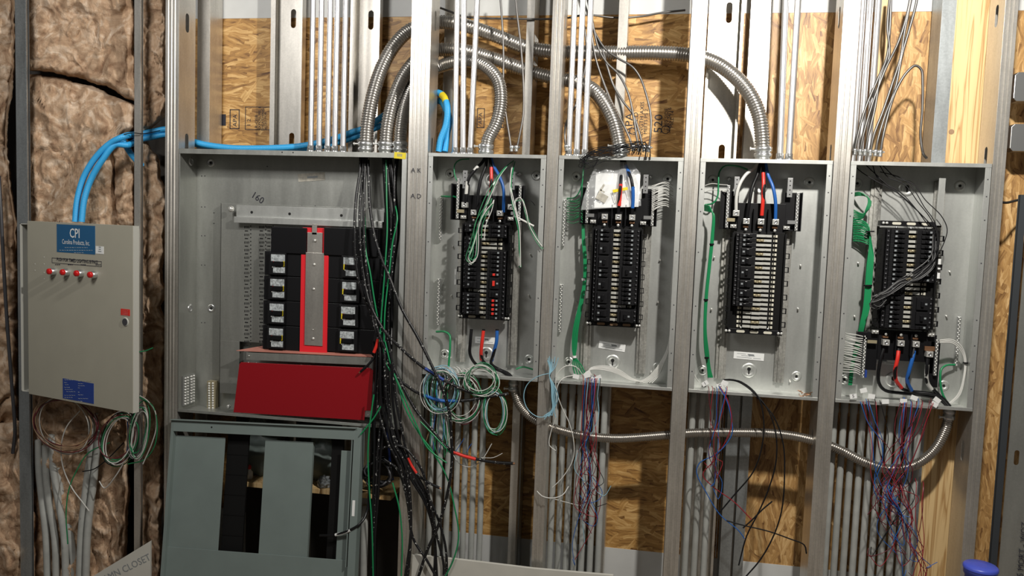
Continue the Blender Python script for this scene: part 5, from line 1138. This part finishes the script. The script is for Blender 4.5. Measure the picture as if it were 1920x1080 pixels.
for i in range(19):
    y = 626+i*4.0; gw([(1582-i*.25, y-2+rnd.uniform(-1.5, 1.5), .08), (1592, y+rnd.uniform(-2, 2), .05), (1604, y+2+rnd.uniform(-2, 2), .045), (1618-i*.3, y+5, .05)], 'white wire fanning into the left neutral strip, bottom of the fourth panel', 'w_white', .0021, 'white wires at the left neutral strip of the fourth panel')
for i in range(3): gw([(1762, 638+i*2.2, .05), (1785, 637+i*3, .06), (1803-i*1.5, 650+i*3, .07), (1811-i*1.5, 675, .08), (1808-i, 710, .08), (1800-i*2, 740, .08), (1783-i*2, 757, .08)], ('outer', 'middle', 'inner')[i]+' white wire curving down the bottom right of the fourth panel', 'w_white', .0026)
tag(MB().cyl(at(1811, 679, .08), at(1811, 681.5, .08), .010, 12).build('cable_tie', 'black'), 'black tie around the white wires at the bottom right of the fourth panel', 'tie')
gw([(1790, 684, .115), (1774, 685, .10), (1765, 692, .09), (1763, 710, .08), (1766, 735, .08), (1774, 752, .08)], 'green wire curving down the bottom right of the fourth panel', 'w_green', .0044)
W5 = [[(1601, 308, .09), (1612, 320, .07), (1640, 338, .05), (1680, 360, .03), (1712, 388, .02), (1735, 410, .02), (1745, 423, .03)], [(1622, 308, .09), (1640, 325, .07), (1662, 345, .05), (1700, 375, .03), (1730, 405, .02), (1752, 428, .03)],
      [(1636, 308, .09), (1645, 333, .07), (1690, 362, .04), (1720, 395, .02), (1742, 425, .03)], [(1648, 308, .09), (1665, 332, .06), (1695, 345, .04), (1722, 380, .02), (1745, 410, .02), (1757, 440, .01), (1755, 470, .0), (1740, 495, .0), (1700, 520, -.01), (1670, 540, -.01), (1650, 560, -.01)],
      [(1655, 310, .09), (1680, 333, .06), (1712, 345, .04), (1735, 375, .02), (1765, 405, .01), (1776, 430, .01), (1770, 455, .02), (1758, 480, .03)],
      [(1650, 322, .09), (1690, 334, .06), (1715, 358, .03), (1733, 388, .02), (1752, 415, .01), (1760, 450, .0), (1756, 480, -.01), (1735, 505, -.01), (1690, 540, -.01), (1640, 562, -.01)]]
for i, pp_ in enumerate(W5): wire('w_black', .0018, pp_, ['lowest', 'second', 'third', 'fourth', 'outermost', 'long inner'][i]+' dark wire crossing the top of the fourth panel', 'dark wires crossing the fourth panel')
for i in range(13):
    s = rnd.uniform(-7, 7); x0 = 1752+rnd.uniform(-4, 8)
    pts = [(x0, 440+i*4, .01), (1748+s*.5, 480+i*2, -.005), (1722+s, 506+i*1.5, -.01), (1690+s, 530+s*.6, -.015), (1665+s*.6, 548+s*.6, -.02), (1641+rnd.uniform(-5, 5), 556+s+rnd.uniform(-5, 6), -.02), (1631+rnd.uniform(-2, 6), 570+rnd.uniform(-5, 6), -.015), (1642+rnd.uniform(-3, 6), 578+rnd.uniform(-3, 3), -.01), (1662+rnd.uniform(-3, 3), 560+rnd.uniform(-4, 8), -.01)]
    wire('w_black' if i % 3 else 'w_grey', .0016, pts[:6+i % 4], 'dark wire of the bunch swept across the breakers of the fourth panel', 'wire bunch across the fourth panel')
for i in range(5): gw([(1601+i*9, 310, .09), (1606+i*9, 316+i % 2*5, .08), (1612+i*9, 324+i % 3*4, .075)], 'short white stripped wire tip at the top left of the fourth panel', 'w_white', .0024, 'white wire tips of the fourth panel')

# --- coils under the first panel
def coil(cx, cy, Y, rx, ry, turns, cols, label, seed, r=.0018, tiltx=0):
    rn = random.Random(seed); t = thing('wire_coil', at(cx, cy, Y), label, 'coil of wire', 'coils of wire hanging from the panels'); sc = 3.4/1500
    for k in range(turns):
        a0 = rn.random()*6; f = rn.uniform(.84, 1.12); g = rn.uniform(.86, 1.10); ox, oy = rn.uniform(-5, 5), rn.uniform(-5, 5); pts = []
        for i in range(17):
            a = a0+2*PI*i/15.3; pts.append((cx+ox+rx*f*math.cos(a)+tiltx*math.sin(a), cy+oy+ry*g*math.sin(a), Y-.003*k+.006*math.sin(a+k)))
        MB().tube(spline(P(*pts), .012), r, 6).build('loop', cols[k % len(cols)], t)
    return t
coil(826, 732, -.02, 33, 40, 10, ['w_lblue', 'w_white', 'w_lblue', 'w_green2', 'w_lblue', 'w_white'], 'round coil of light blue and white wire at the bottom left of the first panel', 31)
coil(866, 745, .0, 36, 46, 11, ['w_white', 'w_green', 'w_white', 'w_maroon', 'w_green'], 'large loose coil of white and green wire under the middle of the first panel', 32)
coil(903, 713, -.03, 29, 27, 9, ['w_white', 'w_white', 'w_green', 'w_green2'], 'tight round white and green coil at the bottom edge of the first panel', 33)
coil(928, 770, -.01, 19, 40, 10, ['w_green', 'w_white', 'w_lblue', 'w_green2'], 'tall narrow coil of green and white wire beside the sagging flexible conduit', 34)
coil(120, 795, .0, 53, 50, 10, ['w_brown', 'w_white', 'w_brown', 'w_maroon', 'w_brown'], 'wide round coil of brown, white and dark red wire under the beige control box', 35, .0025, 8)
coil(222, 822, -.02, 30, 46, 11, ['w_green', 'w_white', 'w_green2', 'w_maroon', 'w_white', 'w_black'], 'tall coil of green and white wire under the right of the beige control box', 36, .0025, -8)
coil(260, 810, -.04, 15, 50, 8, ['w_white', 'w_grey', 'w_white', 'w_green'], 'narrow bunch of white wire loops at the right corner of the beige control box', 37, .0024, -6)
GC = 'loose wires below the beige control box'
for m_, pp_, lb in (('w_white', [(150, 770, .0), (125, 800, .0), (115, 835, .0), (118, 875, .0), (135, 915, .0), (155, 942, .0), (167, 958, .0)], 'white wire trailing down from the brown coil'),
    ('w_green', [(205, 830, .0), (165, 850, .0), (145, 880, .0), (130, 915, .0), (124, 960, .0), (127, 1020, .01)], 'green wire hanging in front of the bent grey conduits'),
    ('w_white', [(255, 780, -.04), (248, 820, -.04), (235, 860, -.03), (215, 895, -.02), (195, 915, .0), (186, 902, .0)], 'white wire swinging left below the control box corner'),
    ('w_white', [(262, 742, -.05), (275, 750, -.05), (290, 770, -.05), (293, 800, -.05), (285, 830, -.05), (268, 870, -.04)], 'white wire bulging right of the control box corner'),
    ('w_green', [(262, 745, -.05), (285, 760, -.05), (294, 790, -.05), (290, 835, -.05), (270, 862, -.04), (240, 870, -.03)], 'green wire bulging right of the control box corner'),
    ('w_blue', [(238, 780, -.03), (240, 810, -.03), (238, 850, -.02)], 'blue wire between the hanging white loops'),
    ('w_black', [(232, 830, -.02), (200, 862, -.01), (175, 880, .0), (155, 884, .0)], 'black wire end pointing left under the control box'),
    ('w_green', [(258, 660, -.02), (272, 658, .0), (287, 652, .02)], 'small green wire sticking out right of the control box'),
    ('w_maroon', [(178, 775, .0), (184, 790, .0), (180, 815, .0), (165, 835, .0)], 'dark red wire at the right of the brown coil')):
    wire(m_, .0028, pp_, lb, GC)
# wires dropping from the first panel through the coils
rnd = random.Random(21)
for i in range(14):
    c_ = ['w_green', 'w_lblue', 'w_white', 'w_green2', 'w_blue'][i % 5]; x = 806+i*2.6
    wire(c_, .0019, [(x+4, 700, .01), (x+rnd.uniform(-3, 3), 730, -.02), (x+rnd.uniform(-4, 4), 770, -.02), (x+rnd.uniform(-5, 5), 810, -.01), (x+rnd.uniform(-8, 8), 850+rnd.uniform(-15, 15), .0)], {'w_green': 'green', 'w_lblue': 'light blue', 'w_white': 'white', 'w_green2': 'dull green', 'w_blue': 'blue'}[c_]+' wire dropping from the first panel behind the left coils', 'wires dropping from the first panel, '+c_[2:])
for i in range(8): wire('w_white', .0022, [(808+i*9, 702, .01), (811+i*9, 690+rnd.uniform(-3, 3), .0), (820+i*9, 694+rnd.uniform(-3, 3), -.01), (826+i*9, 712, -.015), (822+i*8, 730, -.02)], 'white wire bent over the lower lip of the first panel', 'white wires bent over the lip of the first panel')
wire('w_white', .0019, [(848, 850, .0), (862, 870, -.02), (885, 875, -.02), (905, 860, -.02), (922, 832, -.02)], 'thin white wire arc right of the red taped cable', 'loose thin wires below the first panel')
wire('w_white', .0015, [(902, 858, -.01), (925, 858, -.01), (942, 850, -.01)], 'thin white wire end above the red taped cable tip', 'loose thin wires below the first panel')
wire('w_blue', .0015, [(852, 850, .0), (862, 835, .0), (870, 822, .0)], 'thin blue wire end left of the grey conduits', 'loose thin wires below the first panel')
wire('w_blue', .0015, [(875, 848, .0), (880, 838, .0), (884, 832, .0)], 'thin blue wire tip between the grey conduits', 'loose thin wires below the first panel')
wire('w_brown', .0017, [(826, 760, .0), (808, 800, .0), (798, 830, .0)], 'thin tan wire falling left of the light blue coil', 'loose thin wires below the first panel')
# light blue tied hank on the stud between first and second panel
t = thing('wire_hank', at(1036, 720, -.02), 'hank of light blue string-like wires knotted over the stud beside the second panel', 'hank of wire'); rnd = random.Random(8)
for i in range(9):
    d = rnd.uniform(-5, 5); MB().tube(spline(P((1036+d*2.2, 672+rnd.uniform(-4, 8), -.03), (1035+d, 690, -.03), (1030, 704, -.035), (1036+d*.6, 722, -.035), (1040+d*1.3, 745, -.035), (1037+d*.5, 768, -.03), (1030+d*2.4, 780+rnd.uniform(-3, 6), -.03)), .01), .0019, 6).build('strand', 'w_lblue', t)
wire('w_lblue', .0018, [(1030, 700, -.03), (1008, 706, -.03), (988, 722, -.02), (982, 745, -.02), (990, 768, -.02), (1010, 782, -.03), (1034, 778, -.03)], 'thin light blue loop bulging left of the hank over the dark gap', 'loose thin wires below the first panel')
wire('w_white', .0022, [(1092, 702, .01), (1080, 688, -.01), (1062, 686, -.02), (1046, 700, -.02), (1042, 725, -.02), (1052, 760, -.01), (1068, 795, .0), (1076, 830, .0), (1074, 862, .0), (1055, 895, .0), (1036, 914, .0)], 'long white wire looping out of the second panel and down over its conduits', 'long white wires of the second panel')
wire('w_white', .0022, [(1075, 704, .01), (1058, 708, -.01), (1046, 722, -.02), (1042, 780, -.01), (1033, 810, .0), (1030, 835, .0), (1042, 845, .0)], 'white wire falling beside the stud left of the second panel conduits', 'long white wires of the second panel')
wire('w_white', .0024, [(1007, 921, -.02), (1016, 930, -.03), (1035, 934, -.03), (1055, 928, -.02), (1066, 912, .0)], 'white wire arc low on the stud below the second panel', 'long white wires of the second panel')
wire('w_white', .0017, [(1040, 936, .0), (1070, 944, .0), (1098, 952, .0), (1108, 964, .0)], 'thin white wire crossing low over the second panel conduits', 'long white wires of the second panel')
# labels on the wires at the lower lips
def paper_flag(px, py, Y, rot, w=.013, h=.009, label=''):
    q = at(px, py, Y); fr = XF((q.x, Y, q.z), rot); o = MB().fbox(fr, -w, w, -h, h, 0, .0012).build('wire_tag', 'white_paper'); tag(o, label, 'tag', 'white paper wire tags'); return o
for (px, py, Y, ro, txt) in ((1080, 706, -.012, -.2, ''), (1101, 704, -.012, .3, ''), (1113, 712, -.014, -.4, ''), (1122, 708, -.012, .5, ''), (1322, 719, -.012, .6, 'I'), (1350, 723, -.012, .3, 'C'), (1359, 718, -.010, -.4, ''), (1600, 743, -.012, .2, '5'), (1619, 732, -.010, .3, ''), (1634, 743, -.014, -.1, ''), (1660, 753, -.012, .1, ''), (1694, 752, -.010, .0, ''), (1714, 746, -.012, -.3, ''), (1752, 758, -.012, -.5, ''), (1827-70, 750, -.008, -.6, '')):
    o = paper_flag(px, py, Y, ro, label='white paper tag on the wires at the bottom lip of the %s narrow panel' % ('second' if px < 1200 else 'third' if px < 1500 else 'fourth'))
    if txt: q = at(px, py, Y-.002); text(txt, .018, XF((q.x, Y-.001, q.z), ro), .0008, 'handwriting', 'ink', o)
# tangles hanging beneath the panels
def tangle(n, x0, x1, ys, yend, cols, label, group, seed, spread, drift=0., r=.0015, Y=-.015, cx=None):
    rn = random.Random(seed)
    for i in range(n):
        c_ = cols[i % len(cols)]; x = x0+(x1-x0)*rn.random(); pts = [(x, ys+rn.uniform(-3, 6), .03), (x+2, ys+8, -.015)]; y = ys+8; X_ = x; ye = yend-rn.random()*(yend-ys)*.28; nst = 7; ph = rn.uniform(0, 6); am = rn.uniform(.4, 1)*spread*.55
        for k in range(nst):
            y += (ye-ys)/nst*(rn.uniform(.8, 1.2) if k < 5 else rn.uniform(.1, 1.5)); f = min(1, (k+1)/5); tgt = (cx+rn.uniform(-1, 1)*spread if cx else x+rn.uniform(-1, 1)*spread)
            X_ = X_+((cx if cx else x)+am*math.sin(ph+k*1.25)*(.4+f)+rn.uniform(-.25, .25)*spread*f-X_)*(.10+.42*f)+drift; pts.append((X_, y, Y-.02*rn.random()))
        if rn.random() < .6:
            X_ += rn.uniform(-25, 25); pts.append((X_, y-rn.uniform(5, 25), Y-.02*rn.random()))
        nm = {'w_red': 'red', 'w_maroon': 'dark red', 'w_blue': 'blue', 'w_black': 'black', 'w_lblue': 'light blue'}[c_]
        wire(c_, r, pts, 'thin %s wire in the tangle hanging below the %s narrow panel' % (nm, label), '%s tangle wires below the %s panel' % (nm, label), step=.015)
tangle(17, 1090, 1124, 702, 1030, ['w_maroon', 'w_red', 'w_blue', 'w_black', 'w_maroon', 'w_red', 'w_lblue'], 'second', '', 41, 72, cx=1100)
tangle(7, 1318, 1362, 722, 930, ['w_maroon', 'w_red', 'w_blue', 'w_black'], 'third', '', 42, 30, cx=1338)
tangle(25, 1612, 1750, 748, 1040, ['w_red', 'w_maroon', 'w_blue', 'w_maroon', 'w_black', 'w_red', 'w_blue'], 'fourth', '', 43, 95, cx=1672)
tangle(9, 1650, 1740, 900, 1120, ['w_red', 'w_maroon', 'w_blue', 'w_red'], 'fourth', '', 44, 50, cx=1725, Y=-.03)
L3 = 'long black wires of the third panel'
for i, pp_ in enumerate(([(1355, 712, .05), (1375, 712, .03), (1400, 722, .0), (1422, 745, -.02), (1432, 790, -.02), (1428, 840, -.01), (1412, 885, .0), (1375, 930, .02), (1350, 960, .03)],
    [(1358, 712, .05), (1382, 715, .03), (1412, 735, .0), (1438, 765, -.02), (1454, 810, -.02), (1455, 865, -.01), (1440, 920, .0), (1420, 965, .0), (1400, 1005, .0), (1385, 1060, .0)],
    [(1362, 712, .05), (1390, 716, .03), (1420, 745, .0), (1450, 780, -.02), (1468, 830, -.02), (1471, 890, -.02), (1465, 960, -.01), (1448, 1010, .0), (1425, 1050, .0), (1395, 1085, .0)],
    [(1362, 976, .0), (1390, 984, .0), (1440, 996, .0), (1480, 1010, .0), (1508, 1022, .0), (1512, 1038, .0)],
    [(1393, 990, .0), (1410, 975, .0), (1430, 955, .0), (1448, 940, .0)])):
    wire('w_black', .0030, pp_, ['inner', 'middle', 'outer', 'low crossing', 'short slanting'][i]+' black wire looping down below the third narrow panel', L3)
for i, pp_ in enumerate(([(1345, 720, -.01), (1362, 750, -.02), (1372, 790, -.02), (1372, 815, -.02), (1345, 850, -.01), (1312, 868, .0), (1306, 885, .0), (1325, 925, .0), (1350, 965, .0), (1385, 995, .0), (1396, 1010, .0)], [(1347, 720, -.01), (1366, 755, -.02), (1371, 800, -.02), (1340, 862, .0), (1318, 890, .0), (1340, 915, .0), (1375, 940, .0), (1410, 975, .0)])):
    wire(('w_blue', 'w_red')[i], .0021, pp_, ('blue', 'red')[i]+' wire making a long loop below the third narrow panel', 'long coloured wires of the third panel')
# copper clippings in the third panel
q = at(1508, 737, .07); t = thing('copper_clippings', q, 'small heap of copper scraps in the bottom right corner of the third panel', 'scraps'); rnd = random.Random(2)
for i in range(16):
    a_ = Vector((q.x+rnd.uniform(-.028, .028), .04+rnd.uniform(0, .06), .958+rnd.uniform(0, .012))); MB().cyl(a_, a_+Vector((rnd.uniform(-.018, .018), rnd.uniform(-.01, .01), rnd.uniform(-.002, .006))), .002, 6).build('scrap', 'copper', t)
# twisted wire hook in front of the sagging conduit
tag(MB().tube(spline(P((1524, 826, .13), (1519, 815, .12), (1523, 808, .12), (1527, 815, .12), (1524, 830, .13)), .004), .0014, 6).build('wire_hook', 'zinc'), 'small twisted wire hook holding the sagging conduit', 'hook')

# ------------------------------------------------------------------ light
def lamp(kind, name, loc, energy, col, size=.1, target=None, **kw):
    l = bpy.data.lights.new(name, kind); l.energy = energy; l.color = col; o = bpy.data.objects.new(name, l); COL.objects.link(o); o.location = loc
    if kind == 'AREA': l.size = size
    else: l.shadow_soft_size = size
    if target is not None: o.rotation_euler = (Vector(target)-Vector(loc)).to_track_quat('-Z', 'Y').to_euler()
    for k, v in kw.items(): setattr(l, k, v)
    return o
lamp('POINT', 'work_lamp', (.68, -1.55, 2.92), 255, (1.0, .955, .885), .05)
lamp('AREA', 'left_fill', (-2.0, -2.2, 3.1), 38, (1.0, .97, .93), .7, (-2.4, 0, 2.1))  # added soft fill to brighten the upper left, not a known lamp
w = bpy.data.worlds.new('world'); scene.world = w; w.use_nodes = True; b = w.node_tree.nodes['Background']
b.inputs['Color'].default_value = (.86, .82, .76, 1); b.inputs['Strength'].default_value = .07
